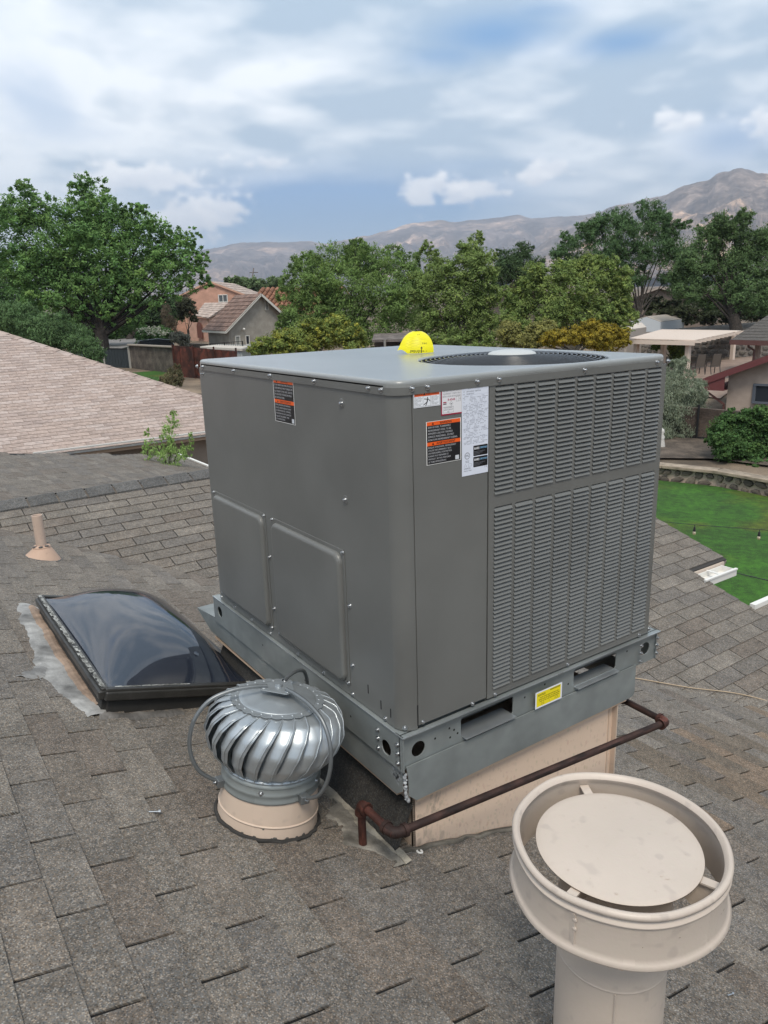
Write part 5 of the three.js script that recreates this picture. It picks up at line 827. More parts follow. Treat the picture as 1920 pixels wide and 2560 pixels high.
{
  const terra = std([0.42, 0.265, 0.21], { map: tileT, roughness: 0.9 }), peach = std([0.85, 0.68, 0.58], { map: tileT, roughness: 0.9 }), salmon = std([0.50, 0.26, 0.19], { map: tileT, roughness: 0.9 });
  const g = gable('gable_house', 'grey stucco house with steep gable and brown tiled roof, behind the rust red fence', { eave: [564, 828, 64], apex: [653, 733, 66.5], far: [505, 823, 70], rows: 9, cols: 20, roofM: terra, roofM2: salmon, wall: stM([0.51, 0.465, 0.40]), trim: std([0.66, 0.64, 0.58]), over: 0.5 });
  opening(g.t, 'window', g.on(666, 762), g.hn, g.out, 0.42, 0.95, std([0.52, 0.5, 0.45]), std([0.25, 0.24, 0.22]), 1);
  opening(g.t, 'window', g.on(594, 852), g.hn, g.out, 0.55, 0.85, M.white, std([0.30, 0.30, 0.27]), 1);
  opening(g.t, 'window', g.on(618.5, 850), g.hn, g.out, 0.46, 0.80, M.white, glassM, 1);
  const lamp = g.on(608, 823); obj('wall_lamp', [new THREE.SphereGeometry(0.12, 10, 8).translate(lamp.x, lamp.y, lamp.z).translate(g.out.x * 0.2, 0, g.out.z * 0.2), bar(lamp, lamp.clone().addScaledVector(g.out, 0.2), 0.05)], M.white, g.t);
  // wing with an orange tiled roof behind
  const g2 = gable('tiled_wing', 'orange tiled roof wing seen just behind the grey gable', { eave: [598, 800, 74], apex: [652, 722, 76], far: [700, 778, 76], rows: 8, cols: 18, roofM: std([0.55, 0.27, 0.17], { map: tileT, roughness: 0.9 }), wall: stM([0.36, 0.345, 0.30]), trim: std([0.5, 0.4, 0.33]), over: 0.3, barrel: true, long: 2.2, into: g.t });
  const o = gable('stucco_house', 'two storey salmon orange stucco house with pale tiled roofs, behind the grey gable house', { eave: [395, 764, 97], apex: [523, 702, 95], far: [470, 748, 110], rows: 8, cols: 20, roofM: peach, wall: stM([0.88, 0.50, 0.37]), trim: std([0.62, 0.36, 0.26]), over: 0.25 });
  opening(o.t, 'window', o.on(557.5, 746), o.hn, o.out, 1.25, 0.95, M.white, phys([0.12, 0.13, 0.14], { roughness: 0.15 }), 2);
  const v = o.on(594, 758); const vg = new THREE.CylinderGeometry(0.28, 0.28, 0.1, 20).rotateX(Math.PI / 2).applyQuaternion(new THREE.Quaternion().setFromUnitVectors(new THREE.Vector3(0, 0, 1), o.out)); obj('round_vent', vg.translate(v.x, v.y, v.z), M.dark, o.t);
  // lower wing of the salmon house
  const P = (x, y, d) => at(x, y, d), lw = o.t;
  const A = P(487, 789, 84), Bq = P(521, 795, 82), C = P(596, 766, 92), D = P(582, 752, 92), E = P(512, 757, 92);
  tileRoof(lw, [A, Bq, P(578, 756, 90), E], 7, 14, peach, 0.05, false);
  obj('roof_side', poly([Bq, C, D, P(578, 756, 90)], 0.08), std([0.42, 0.31, 0.23], { map: tileT }), lw);
  const yb = groundC(86) - 0.2, wl = stM([0.86, 0.52, 0.40]);
  obj('wall', poly([drop(P(470, 793, 86), yb), drop(P(521, 797, 82.6), yb), P(521, 797, 82.6), P(470, 793, 86)], 0.2), wl, lw);
  obj('wall', poly([drop(P(521.5, 797, 82.6), yb), drop(P(598, 768, 92.5), yb), P(598, 768, 92.5), P(521.5, 797, 82.6)], 0.2), stM([0.64, 0.42, 0.31]), lw);
  const gp = P(500, 824, 84.2), al = H2(P(521, 797, 82.6).sub(P(470, 793, 86))), ou = new THREE.Vector3(-al.z, 0, al.x); if (ou.dot(fwd) > 0) ou.negate();
  const arch = new THREE.Shape(); arch.moveTo(-0.55, -0.9); arch.lineTo(0.55, -0.9); arch.lineTo(0.55, 0.25); arch.absarc(0, 0.25, 0.55, 0, Math.PI); arch.lineTo(-0.55, -0.9);
  const ag = ext(arch, 0.1).applyMatrix4(new THREE.Matrix4().makeBasis(al, new THREE.Vector3(0, 1, 0), ou).setPosition(gp)); obj('arched_gate', ag, std([0.15, 0.055, 0.04]), lw);
  const low = (n, l, p, q, h, th, m) => obj(n, poly([drop(p, groundAt(p) - 0.2), drop(q, groundAt(q) - 0.2), drop(q, groundAt(q) + h), drop(p, groundAt(p) + h)], th), m, scene, { label: l, category: 'wall' });
  low('garden_wall', 'low tan stone wall in front of the salmon house', foot(462, 72), foot(524, 70), 0.95, 0.3, std([0.42, 0.34, 0.27], { map: tileT }));
}

// ---- pale roofs glimpsed between the trees
{
  const pk = std([0.58, 0.44, 0.40], { map: tileT, roughness: 0.9 });
  const h1 = gable('pink_roof_house', 'house with a pale pink roof glimpsed behind the middle trees', { eave: [1190, 772, 78], apex: [1300, 694, 76], far: [1330, 760, 92], rows: 9, cols: 18, roofM: pk, wall: stM([0.50, 0.40, 0.34]), trim: std([0.5, 0.42, 0.38]) });
  const h2 = gable('pink_roof_house', 'house with a pale pink roof behind the bare limbs of the big right tree', { eave: [1500, 768, 80], apex: [1650, 716, 78], far: [1560, 760, 96], rows: 9, cols: 18, roofM: pk, wall: stM([0.30, 0.24, 0.20]), trim: std([0.4, 0.34, 0.3]) });
}
// ---- dark porch behind the yellow tag
{
  const t = thing('porch', 'dark open porch with a white post behind the yellow tag', 'porch', foot(1010, 52)), y = groundC(52);
  const A = at(930, 850, 50), B = at(1100, 846, 49), C = at(1110, 828, 54), D = at(935, 834, 54);
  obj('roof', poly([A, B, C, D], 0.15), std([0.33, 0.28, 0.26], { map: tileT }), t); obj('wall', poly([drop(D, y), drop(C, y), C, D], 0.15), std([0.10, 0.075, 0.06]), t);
  for (const x of [962, 1036, 1098]) { const p = at(x, 849, 49.7); obj('post', bar(drop(p, y), p, 0.11), x === 1036 ? std([0.5, 0.5, 0.48]) : std([0.3, 0.28, 0.26]), t); }
}

// ---- right: house with dark red fascia
{
  const red = std([0.145, 0.042, 0.042], { roughness: 0.5 }), wall = stM([0.56, 0.45, 0.375]), roofM = std([0.26, 0.23, 0.205], { map: granT, roughness: 0.95 });
  const t = thing('red_trim_house', 'tan stucco house at right edge with dark red fascia', 'house', foot(1900, 33)), y = groundC(33) - 0.3;
  const w0 = at(1821, 950, 33), al = H2(right.clone().addScaledVector(fwd, -0.85)), bk = new THREE.Vector3(al.z, 0, -al.x); if (bk.dot(fwd) < 0) bk.negate();
  const W = (x, h, z) => w0.clone().addScaledVector(al, x).addScaledVector(bk, z).setY(h);
  const ry = at(1755, 945, 33.6).y, rise = 0.42, x0 = -0.85, top = (x) => ry + (x - x0) * rise;
  obj('wall', poly([W(0, y, 0), W(5, y, 0), W(5, top(5) - 0.2, 0), W(0, top(0) - 0.2, 0)], 0.2), wall, t);
  obj('wall', poly([W(0, y, 0.2), W(0, top(0) - 0.2, 0.2), W(0, top(0) - 0.2, 8), W(0, y, 8)], 0.2), wall, t);
  obj('roof', poly([W(x0, top(x0) + 0.06, -0.5), W(5, top(5) + 0.06, -0.5), W(5, top(5) + 0.06, 8.5), W(x0, top(x0) + 0.06, 8.5)], 0.06), roofM, t);
  obj('rake_trim', bar(W(x0 - 0.02, top(x0) - 0.10, -0.52), W(5, top(5) - 0.10, -0.52), 0.05, 0.26), red, t);
  obj('eave_end', poly([W(x0, top(x0) - 0.44, -0.50), W(-0.02, top(x0) - 0.44, -0.50), W(-0.02, top(0) - 0.2, -0.50), W(x0, top(x0) - 0.15, -0.50)], 0.05), red, t);
  obj('soffit', poly([W(x0, top(x0) - 0.44, -0.5), W(-0.02, top(x0) - 0.44, -0.5), W(-0.02, top(x0) - 0.44, 8), W(x0, top(x0) - 0.44, 8)], 0.04), red, t);
  obj('gutter', bar(W(x0 - 0.06, top(x0) - 0.10, -0.5), W(x0 - 0.06, top(x0) - 0.10, 8.5), 0.12, 0.12), red, t);
  obj('downspout', [bar(W(-0.9, top(x0) - 0.44, -0.45), W(-0.08, top(x0) - 1.1, -0.10), 0.09), bar(W(-0.08, top(x0) - 1.1, -0.08), W(-0.08, y, -0.08), 0.07)], std([0.10, 0.04, 0.035]), t);
  const out = bk.clone().negate(), rw = ray(1921, 985), wc = EYE.clone().addScaledVector(rw, w0.clone().sub(EYE).dot(bk) / rw.dot(bk)); opening(t, 'window', wc.addScaledVector(out, 0.02), al, out, 1.2, 0.85, std([0.10, 0.115, 0.14]), glassM, 1);
}
{
  // shingled patio roof further back
  const t = thing('patio_roof', 'grey shingled patio roof with brown gutter at right edge behind the red fascia', 'patio roof', foot(1900, 42)), y = groundC(42);
  const A = at(1826, 850, 42), B = at(2060, 856, 40), K = at(1990, 742, 45), D = at(1850, 836, 46.5), roofM = std([0.25, 0.225, 0.205], { map: granT, roughness: 0.95 });
  const rows = 16, g = [], at3 = (v, s) => (s ? B : A).clone().lerp(K, v), n = new THREE.Vector3().subVectors(B, A).cross(new THREE.Vector3().subVectors(K, A)).normalize(); if (n.y < 0) n.negate();
  for (let j = 0; j < rows - 1; j++) g.push(poly([at3(j / rows, 0).addScaledVector(n, 0.02), at3(j / rows, 1).addScaledVector(n, 0.02), at3((j + 1) / rows, 1), at3((j + 1) / rows, 0)], 0.02));
  const rf = obj('roof', [poly([A, B, K], 0.1), poly([A, K, D.clone().lerp(K, 0.02), D], 0.05)], roofM, t); obj('shingle_course', g, roofM, rf);
  const red = std([0.11, 0.048, 0.042], { roughness: 0.5 });
  obj('gutter', [bar(drop(A, A.y - 0.12), drop(B, B.y - 0.12), 0.1, 0.26), bar(drop(A, A.y - 0.12), drop(D, D.y - 0.12), 0.1, 0.2)], red, t);
  for (const x of [1896, 1990]) { const p = at(x, 858, 42.2); obj('post', bar(drop(p, y - 0.3), drop(p, A.y - 0.1), 0.22), std([0.34, 0.25, 0.21]), t); }
  const p = at(1872, 858, 41.9), q = at(1886, 876, 42); obj('downspout', [bar(p, drop(p, p.y - 0.2), 0.09), bar(drop(p, p.y - 0.2), q, 0.09), bar(q, drop(q, y), 0.09)], red, t);
}
// ---- pergola
{
  const t = thing('patio_cover', 'flat cream patio cover on posts at right in front of the stone wall', 'patio cover', foot(1720, 46)), cream = std([0.66, 0.55, 0.47], { roughness: 0.7 });
  const A = at(1571, 846, 45), B = at(1738, 850, 43.5), C = at(1853, 826, 53), D = at(1655, 823, 55), dn = (p, h) => drop(p, p.y - h);
  const N = 16; for (let i = 0; i < N; i++) { const u0 = i / N, u1 = (i + 0.94) / N; obj('roof_panel', poly([A.clone().lerp(D, u0), B.clone().lerp(C, u0), B.clone().lerp(C, u1), A.clone().lerp(D, u1)], 0.04), cream, t); }
  obj('beam', [bar(dn(A, 0.19), dn(B, 0.19), 0.12, 0.24)], cream, t); obj('beam', [bar(dn(D, 0.2), dn(C, 0.2), 0.12, 0.24)], cream, t);
  const x = H2(B.clone().sub(A)); for (let i = 0; i <= 11; i++) { const p = dn(B.clone().lerp(C, i / 11), 0.10).addScaledVector(x, -1.2); obj('rafter', bar(p, p.clone().addScaledVector(x, 1.55), 0.08, 0.15), cream, t); }
  for (const [px, d] of [[1722, 44], [1834, 51.5], [1660, 46.5], [1592, 46]]) { const p = at(px, 853, d); obj('post', bar(drop(p, groundC(d) - 0.3), drop(p, A.y - 0.1), 0.26, 0.26, 0.02), cream, t); }
}
// ---- sheds
{
  const shed = (label, q, m, rm) => { const t = thing('garden_shed', label, 'shed', foot(q.x, q.d)), y = groundC(q.d) - 0.3, A = at(...q.A), B = at(...q.B), C = at(...q.C), run = new THREE.Vector3(C.x - B.x, 0, C.z - B.z), k = A.clone().lerp(B, 0.5).setY(at(...q.k).y), F = (p) => p.clone().add(run);
    obj('wall', poly([drop(A, y), drop(B, y), B, k, A], 0.1), m, t); obj('wall', [poly([drop(B, y), drop(F(B), y), F(B), B], 0.1), poly([drop(A, y), drop(F(A), y), F(A), A], 0.1)], m, t);
    obj('roof', [poly([B.clone().setY(B.y + 0.03), F(B).setY(B.y + 0.03), F(k).setY(k.y + 0.05), k.clone().setY(k.y + 0.05)], 0.05), poly([A.clone().setY(A.y + 0.03), k.clone().setY(k.y + 0.05), F(k).setY(k.y + 0.05), F(A).setY(A.y + 0.03)], 0.05)], rm, t); return t; };
  shed('long white metal shed with a tan roof under the big right tree', { x: 1640, d: 62, A: [1580, 802, 61], B: [1652, 805, 60], C: [1711, 801, 66], k: [1612, 792, 61] }, std([0.56, 0.58, 0.60]), std([0.42, 0.37, 0.32]));
  shed('small tan shed with pale roof left of the white shed', { x: 1580, d: 55, A: [1540, 816, 55], B: [1566, 826, 54], C: [1616, 824, 58], k: [1568, 813, 55] }, std([0.42, 0.37, 0.33]), std([0.60, 0.54, 0.48]));
}
// ---- walls of stones that can be told apart
const stoneGeo = (() => { const out = []; for (let k = 0; k < 8; k++) { const r = rng(100 + k), n = 6 + (k % 3), s = []; for (let i = 0; i < n; i++) { const t = (i + (r() - 0.5) * 0.5) / n * 6.283; s.push([Math.cos(t) * (0.42 + r() * 0.16), Math.sin(t) * (0.40 + r() * 0.14)]); } const pos = [], P = (p, f, z) => [p[0] * f, p[1] * f, z], tri_ = (a, b, c) => pos.push(...a, ...b, ...c); for (let i = 0; i < n; i++) { const p = s[i], q = s[(i + 1) % n]; tri_(P(p, 1, 0), P(q, 1, 0), P(q, 0.82, 0.5)); tri_(P(p, 1, 0), P(q, 0.82, 0.5), P(p, 0.82, 0.5)); tri_(P(p, 0.82, 0.5), P(q, 0.82, 0.5), [0.05, 0.03, 0.62]); } const g = new THREE.BufferGeometry(); g.setAttribute('position', new THREE.Float32BufferAttribute(pos, 3)); g.computeVertexNormals(); out.push(strip(g, false)); } return out; })();
const stoneT = field(128, 1, (u, v, i, j) => 0.75 + (tileN(u, v, 6, 3, 4) - 0.5) * 0.4 + (hash3(i, j, 4) - 0.5) * 0.1);
function stoneWall(name, label, pts, h0, h1, size, pal, mortar, cap, seed, most = 290) {
  // pts: places along the foot of the wall; h0, h1: heights above the ground of its foot and top
  const t = thing(name, label, 'wall', pts[0].clone()), r = rng(seed), mats = pal.map((c) => std([c[0] * 0.93, c[1] * 0.96, c[2] * 0.95], { map: stoneT, roughness: 0.95 }));
  let made = 0; const rest = [];
  for (let i = 0; i < pts.length - 1; i++) {
    const p = pts[i].clone(), q = pts[i + 1].clone(), x = new THREE.Vector3().subVectors(q, p).setY(0), L = x.length(); x.normalize(); let o = new THREE.Vector3(-x.z, 0, x.x); if (o.dot(fwd) > 0) o.negate();
    const y = (s) => mix(p.y, q.y, s), X = (s, h, z) => p.clone().addScaledVector(x, s * L).addScaledVector(o, z).setY(y(s) + h);
    obj('mortar', poly([X(0, h0, 0), X(1, h0, 0), X(1, h1, 0), X(0, h1, 0)], 0.3), mortar, t);
    if (cap) obj('cap', bar(X(0, h1 + 0.04, -0.1), X(1, h1 + 0.04, -0.1), 0.46, 0.1, 0.02), cap, t);
    const rows = Math.max(1, Math.round((h1 - h0) / size)), rh = (h1 - h0) / rows;
    for (let j = 0; j < rows; j++) { let s = -r() * size; while (s < L - size * 0.3) { const w = size * (0.75 + r() * 1.0), c = (s + w / 2) / L; if (c > 0.005 && c < 0.995) { const m = new THREE.Matrix4().makeBasis(x, new THREE.Vector3(0, 1, 0), o).setPosition(X(c, h0 + (j + 0.5) * rh + (r() - 0.5) * rh * 0.2, -0.01)).multiply(new THREE.Matrix4().makeRotationZ((r() - 0.5) * 1.3)).multiply(new THREE.Matrix4().makeScale(w * (0.75 + r() * 0.35), rh * (0.75 + r() * 0.5), 0.10 + r() * 0.06)); const k = Math.floor(r() * 8), c_ = Math.floor(r() * mats.length); if (made < most && inView(new THREE.Vector3().setFromMatrixPosition(m), 20)) { piece('stone', stoneGeo[k], mats[c_], t, m); made++; } else rest.push({ m, g: k, c: pal[c_] }); } s += w; } }
  }
  if (rest.length) obj('stone', bake(rest, stoneGeo), std([1, 1, 1], { map: stoneT, vertexColors: true, roughness: 0.95 }), t, { keepUV: true, colour: true, kind: 'stuff' });
  return t;
}
stoneWall('retaining_wall', 'low rough stone retaining wall with tan cap along the green lawn', [atY(1560, 1189, -4.2), atY(1655, 1201, -4.2), atY(1790, 1216, -4.2), atY(1930, 1243, -4.2), atY(2150, 1290, -4.2)].map((p) => drop(p, groundAt(p) - 0.05)), 0, 0.46, 0.25, [[0.20, 0.165, 0.135], [0.27, 0.22, 0.18], [0.16, 0.135, 0.115], [0.23, 0.185, 0.15], [0.33, 0.27, 0.21]], std([0.42, 0.34, 0.265]), std([0.56, 0.45, 0.34], { map: stoneT, roughness: 0.9 }), 3);
stoneWall('stone_wall', 'tall wall of pale grey stones behind the cream patio cover', [foot(1500, 60), foot(1640, 58), foot(1800, 55), foot(1990, 52)], -0.2, 1.5, 0.36, [[0.30, 0.27, 0.25], [0.38, 0.34, 0.31], [0.25, 0.225, 0.21], [0.42, 0.38, 0.35], [0.33, 0.285, 0.25]], std([0.24, 0.21, 0.19]), null, 7);
stoneWall('stone_wall', 'pale grey stone wall with light cap at left beyond the pink roof', [foot(300, 33), foot(365, 32), foot(500, 29.5), foot(580, 29)], 0.2, 1.55, 0.3, [[0.42, 0.40, 0.37], [0.50, 0.47, 0.44], [0.36, 0.34, 0.32], [0.55, 0.52, 0.48]], std([0.34, 0.32, 0.30]), std([0.58, 0.52, 0.46], { map: stoneT, roughness: 0.9 }), 11);
{
  // slope of gravel above the tall wall
  const P = [foot(1500, 62), foot(2000, 54), foot(2050, 80), foot(1560, 84)]; P[0].y += 1.3; P[1].y += 1.5; P[2].copy(at(2050, 792, 63)); P[3].copy(at(1560, 832, 67));
  struct('gravel_bank', poly(P), std([0.33, 0.29, 0.255], { map: tileT, roughness: 1, bumpMap: tileT, bumpScale: 0.1 }));
}
{
  const L = (n, l, c, g, m) => obj(n, g, m, scene, { label: l, category: c });
  // walls and gate at left
  const br = std([0.20, 0.165, 0.135], { map: tileT, roughness: 0.95 });
  const w = thing('brick_wall', 'brown block wall with rounded cap between the dark gate and the rust red fence', 'wall', foot(400, 58));
  const p = foot(338, 60), q = foot(452, 55), pm = p.clone().lerp(q, 0.5); obj('wall', poly([drop(p, p.y - 0.3), drop(q, q.y - 0.3), drop(q, q.y + 1.9), drop(p, p.y + 1.75)], 0.2), br, w); obj('cap', bar(drop(p, p.y + 1.8), drop(q, q.y + 1.95), 0.35, 0.14, 0.05), std([0.30, 0.26, 0.22]), w);
  const gt = thing('gate', 'dark blue green metal gate between pale posts beyond the pink roof', 'gate', foot(305, 60)), g0 = foot(273, 61), g1 = foot(336, 60);
  const gx = H2(g1.clone().sub(g0)); for (let i = 0; i < 9; i++) { const s = g0.clone().lerp(g1, (i + 0.03) / 9), e = g0.clone().lerp(g1, (i + 0.95) / 9); obj('board', poly([drop(s, s.y - 0.2), drop(e, e.y - 0.2), drop(e, e.y + 1.45), drop(s, s.y + 1.45)], 0.05), std([0.022, 0.03, 0.034], { roughness: 0.5 }), gt); }
  for (const s of [g0, g1]) obj('post', bar(drop(s, s.y - 0.3), drop(s, s.y + 1.6), 0.13), std([0.38, 0.37, 0.34]), gt);
  obj('rail', bar(drop(g0, g0.y + 1.48), drop(g1, g1.y + 1.48), 0.08), M.dark, gt);
  // rust red fence of sheets
  const fn = thing('rust_fence', 'rust red sheet metal fence, patchy with bare spots, beyond the unit at left', 'fence', foot(515, 55)), f0 = foot(445, 54), f1 = foot(600, 50), N = 9, r = rng(8);
  const rt = field(256, 2.4, (u, v, i, j) => { const m = tileN(u, v, 6, 3, 5), s = smooth(0.60, 0.72, tileN(u, v, 9, 17, 3)); const k = 0.6 + (m - 0.5) * 0.7; return [mix(k, 0.85, s), mix(k * 0.96, 0.75, s), mix(k * 0.93, 0.72, s)]; });
  const rm = [0.95, 1.1, 0.85].map((k) => std([0.17 * k, 0.052 * k, 0.034 * k], { map: rt, roughness: 0.85 }));
  for (let i = 0; i < N; i++) { const s = f0.clone().lerp(f1, i / N), e = f0.clone().lerp(f1, (i + 0.985) / N), o = (i % 2) * 0.04; obj('panel', poly([drop(s, s.y - 0.3), drop(e, e.y - 0.3), drop(e, e.y + 2.15 - i * 0.02), drop(s, s.y + 2.15 - i * 0.02)].map((v) => v.addScaledVector(fwd, o)), 0.04), rm[i % 3], fn); }
  for (let i = 0; i <= N; i += 3) { const s = f0.clone().lerp(f1, i / N).addScaledVector(fwd, -0.05); obj('post', bar(drop(s, s.y - 0.3), drop(s, s.y + 2.2), 0.09), rm[2], fn); }
  // iron railing and flat white roof in front of the gable house
  const rl = thing('iron_railing', 'thin black iron railing in front of the grey gable house', 'railing', foot(540, 62)), r0 = at(476, 864, 61), r1 = at(606, 853, 58);
  obj('rail', [bar(r0, r1, 0.04), bar(drop(r0, r0.y - 0.85), drop(r1, r1.y - 0.85), 0.04)], M.dark, rl);
  for (let i = 0; i <= 30; i++) { const s = r0.clone().lerp(r1, i / 30); obj('baluster', bar(s, drop(s, s.y - (i % 10 ? 0.86 : 1.3)), i % 10 ? 0.022 : 0.07), M.dark, rl); }
  const sh = thing('flat_roof_shed', 'pale flat roofed box shed at the end of the rust red fence', 'shed', foot(590, 54)), y = groundC(54) - 0.2;
  const a = at(500, 866, 56), b = at(606, 872, 53), c = at(640, 866, 58), d = at(545, 861, 61); obj('roof', poly([a, b, c, d], 0.15), std([0.55, 0.50, 0.44]), sh); const ins = [a, b, c, d].map((v) => v.clone().lerp(a.clone().add(c).multiplyScalar(0.5), 0.06).setY(a.y - 0.1)); ins.forEach((v, i) => obj('wall', poly([drop(v, y), drop(ins[(i + 1) % 4], y), ins[(i + 1) % 4], v], 0.05), std([0.40, 0.42, 0.42]), sh));
  // utility pole
  const up = thing('utility_pole', 'distant wooden utility pole with a crossarm against the far mountains', 'utility pole', foot(636, 190)), u0 = foot(636, 190), u1 = at(634, 671, 190); obj('pole', rod(u0, u1, 0.22, 0.16, 8), std([0.14, 0.12, 0.11]), up); const ux = right.clone().setY(0).normalize(), uc = drop(u1, u1.y - 1.0); obj('crossarm', bar(uc.clone().addScaledVector(ux, -1.1), uc.clone().addScaledVector(ux, 1.1), 0.18), std([0.14, 0.12, 0.11]), up); obj('transformer', rod(drop(u1, u1.y - 3.2).addScaledVector(ux, 0.45), drop(u1, u1.y - 2.0).addScaledVector(ux, 0.45), 0.3, 0.3, 10), std([0.35, 0.36, 0.37]), up);
}
// ---- dark parked vehicle at left
{
  const d = 70, c = foot(384, d), car = thing('parked_car', 'dark parked estate car beside the white flowering bush at left', 'car', c), x = H2(right.clone().addScaledVector(fwd, 0.5)), z = new THREE.Vector3(-x.z, 0, x.x), U = new THREE.Vector3(0, 1, 0), body = phys([0.02, 0.023, 0.03], { roughness: 0.25, clearcoat: 1 });
  const Mx = new THREE.Matrix4().makeBasis(x, U, z).setPosition(c), W = 1.75, side = (pts, w, b) => { const s = new THREE.Shape(); pts.forEach(([X, Y], i) => (i ? s.lineTo(X, Y) : s.moveTo(X, Y))); return ext(s, w, b).translate(0, 0, -w / 2).applyMatrix4(Mx); };
  obj('body', side([[-2.2, 0.35], [-2.25, 0.75], [-1.3, 0.98], [-0.75, 1.45], [0.9, 1.55], [1.95, 1.4], [2.25, 0.95], [2.25, 0.35]], W, 0.08), body, car);
  obj('side_window', [side([[-1.0, 1.0], [-0.68, 1.36], [0.85, 1.45], [1.75, 1.32], [1.95, 1.02]], W + 0.02, 0.005)], glassM, car); obj('roof_rail', [bar(new THREE.Vector3(-0.5, 1.56, 0.7).applyMatrix4(Mx), new THREE.Vector3(1.6, 1.5, 0.7).applyMatrix4(Mx), 0.05)], M.dark, car);
  for (const X of [-1.4, 1.4]) for (const s of [-1, 1]) { const wg = new THREE.CylinderGeometry(0.34, 0.34, 0.22, 20).rotateX(Math.PI / 2).translate(X, 0.34, s * 0.8).applyMatrix4(Mx); const wh = obj('wheel', wg, M.black, car); obj('rim', new THREE.CylinderGeometry(0.2, 0.2, 0.23, 12).rotateX(Math.PI / 2).translate(X, 0.34, s * 0.8).applyMatrix4(Mx), M.zinc, wh); }
}
// ---- patio chairs
{
  const make = (px, d, label) => { const c = foot(px, d), t = thing('patio_chair', label, 'chair', c, null), x = H2(right.clone().addScaledVector(fwd, 0.2)), z = new THREE.Vector3(x.z, 0, -x.x); if (z.dot(fwd) < 0) z.negate(); c.y = groundAt(c) + 0.42; t.position.y = c.y; baseOf.set(t, t.position.clone());
    const P = (X, Y, Z) => c.clone().addScaledVector(x, X).addScaledVector(z, Z).setY(c.y + Y), fm = std([0.035, 0.032, 0.03], { roughness: 0.5 }), sl = std([0.12, 0.10, 0.085], { roughness: 0.9 });
    obj('seat', poly([P(-0.27, 0.42, 0.0), P(0.27, 0.42, 0.0), P(0.27, 0.45, 0.5), P(-0.27, 0.45, 0.5)], 0.02), sl, t); obj('backrest', poly([P(-0.27, 0.44, 0.0), P(0.27, 0.44, 0.0), P(0.25, 1.12, -0.14), P(-0.25, 1.12, -0.14)], 0.02), sl, t);
    for (const s of [-1, 1]) { obj('leg', tube([P(s * 0.29, 0, -0.1), P(s * 0.29, 0.45, 0.0), P(s * 0.27, 1.14, -0.15)], 0.022, 12, 6), fm, t); obj('leg', bar(P(s * 0.29, 0, 0.48), P(s * 0.29, 0.64, 0.42), 0.035), fm, t); obj('armrest', tube([P(s * 0.29, 0.70, -0.06), P(s * 0.30, 0.68, 0.25), P(s * 0.29, 0.60, 0.44)], 0.022, 10, 6), fm, t); } };
  make(1743, 43, 'brown sling patio chair nearest the cream post'); make(1781, 43, 'brown sling patio chair right of the other, above the red fascia');
}
// ---- string lights over the lawn
{
  const w = thing('string_light', 'thin black string light wire with hanging bulbs above the green lawn', 'string light', at(1820, 1320, 9)), d = 9, a = at(1640, 1302, d), b = at(1737, 1312, d), c = at(1899, 1324, d), e = at(2000, 1333, d);
  obj('wire', tube([a, b, c, e], 0.0035, 40, 5), M.black, w);
  for (const p of [b, c]) { const q = (h) => drop(p, p.y - h), s = obj('socket', [rod(q(0), q(0.035), 0.004), rod(q(0.03), q(0.065), 0.011, 0.014), rod(q(0.06), q(0.082), 0.0165, 0.015)], M.black, w); obj('bulb', new THREE.SphereGeometry(0.021, 14, 10).scale(1, 1.25, 1).translate(p.x, p.y - 0.103, p.z), phys([0.75, 0.68, 0.5], { roughness: 0.1, transmission: 0.5, thickness: 0 }), s); }
  obj('cable', tube([at(1790, 1421, d), at(1860, 1437, d), at(1990, 1468, d)], 0.006, 20, 6), M.black, scene, { label: 'single dark cable strung across the lawn below the two bulbs', category: 'cable' });
  const sp = foot(1661, 25); sp.y += 0.55; const g = thing('garden_ornament', 'small pale garden ornament on the retaining wall beside the unit', 'ornament', sp); obj('pedestal', rod(sp, drop(sp, sp.y + 0.22), 0.13, 0.09), std([0.5, 0.48, 0.45]), g); obj('figure', new THREE.LatheGeometry([[0.08, 0], [0.1, 0.1], [0.05, 0.2], [0.085, 0.27], [0.06, 0.36], [0, 0.4]].map(([x, y]) => new THREE.Vector2(x, y)), 12).translate(sp.x, sp.y + 0.22, sp.z), std([0.55, 0.53, 0.5]), g);
}
// ================================================================ trees and shrubs
const barkT = field(128, 0.6, (u, v, i, j) => 0.7 + (tileN(u, v, 8, 3, 4) - 0.5) * 0.7);
const barkM = (c) => std(c, { map: barkT, roughness: 0.95 });
const leafM = {};
const leafMat = (key) => (leafM[key] ||= phys([1, 1, 1], { vertexColors: true, roughness: 0.85, transmission: 0.38, thickness: 0, specularIntensity: 0.25 }));
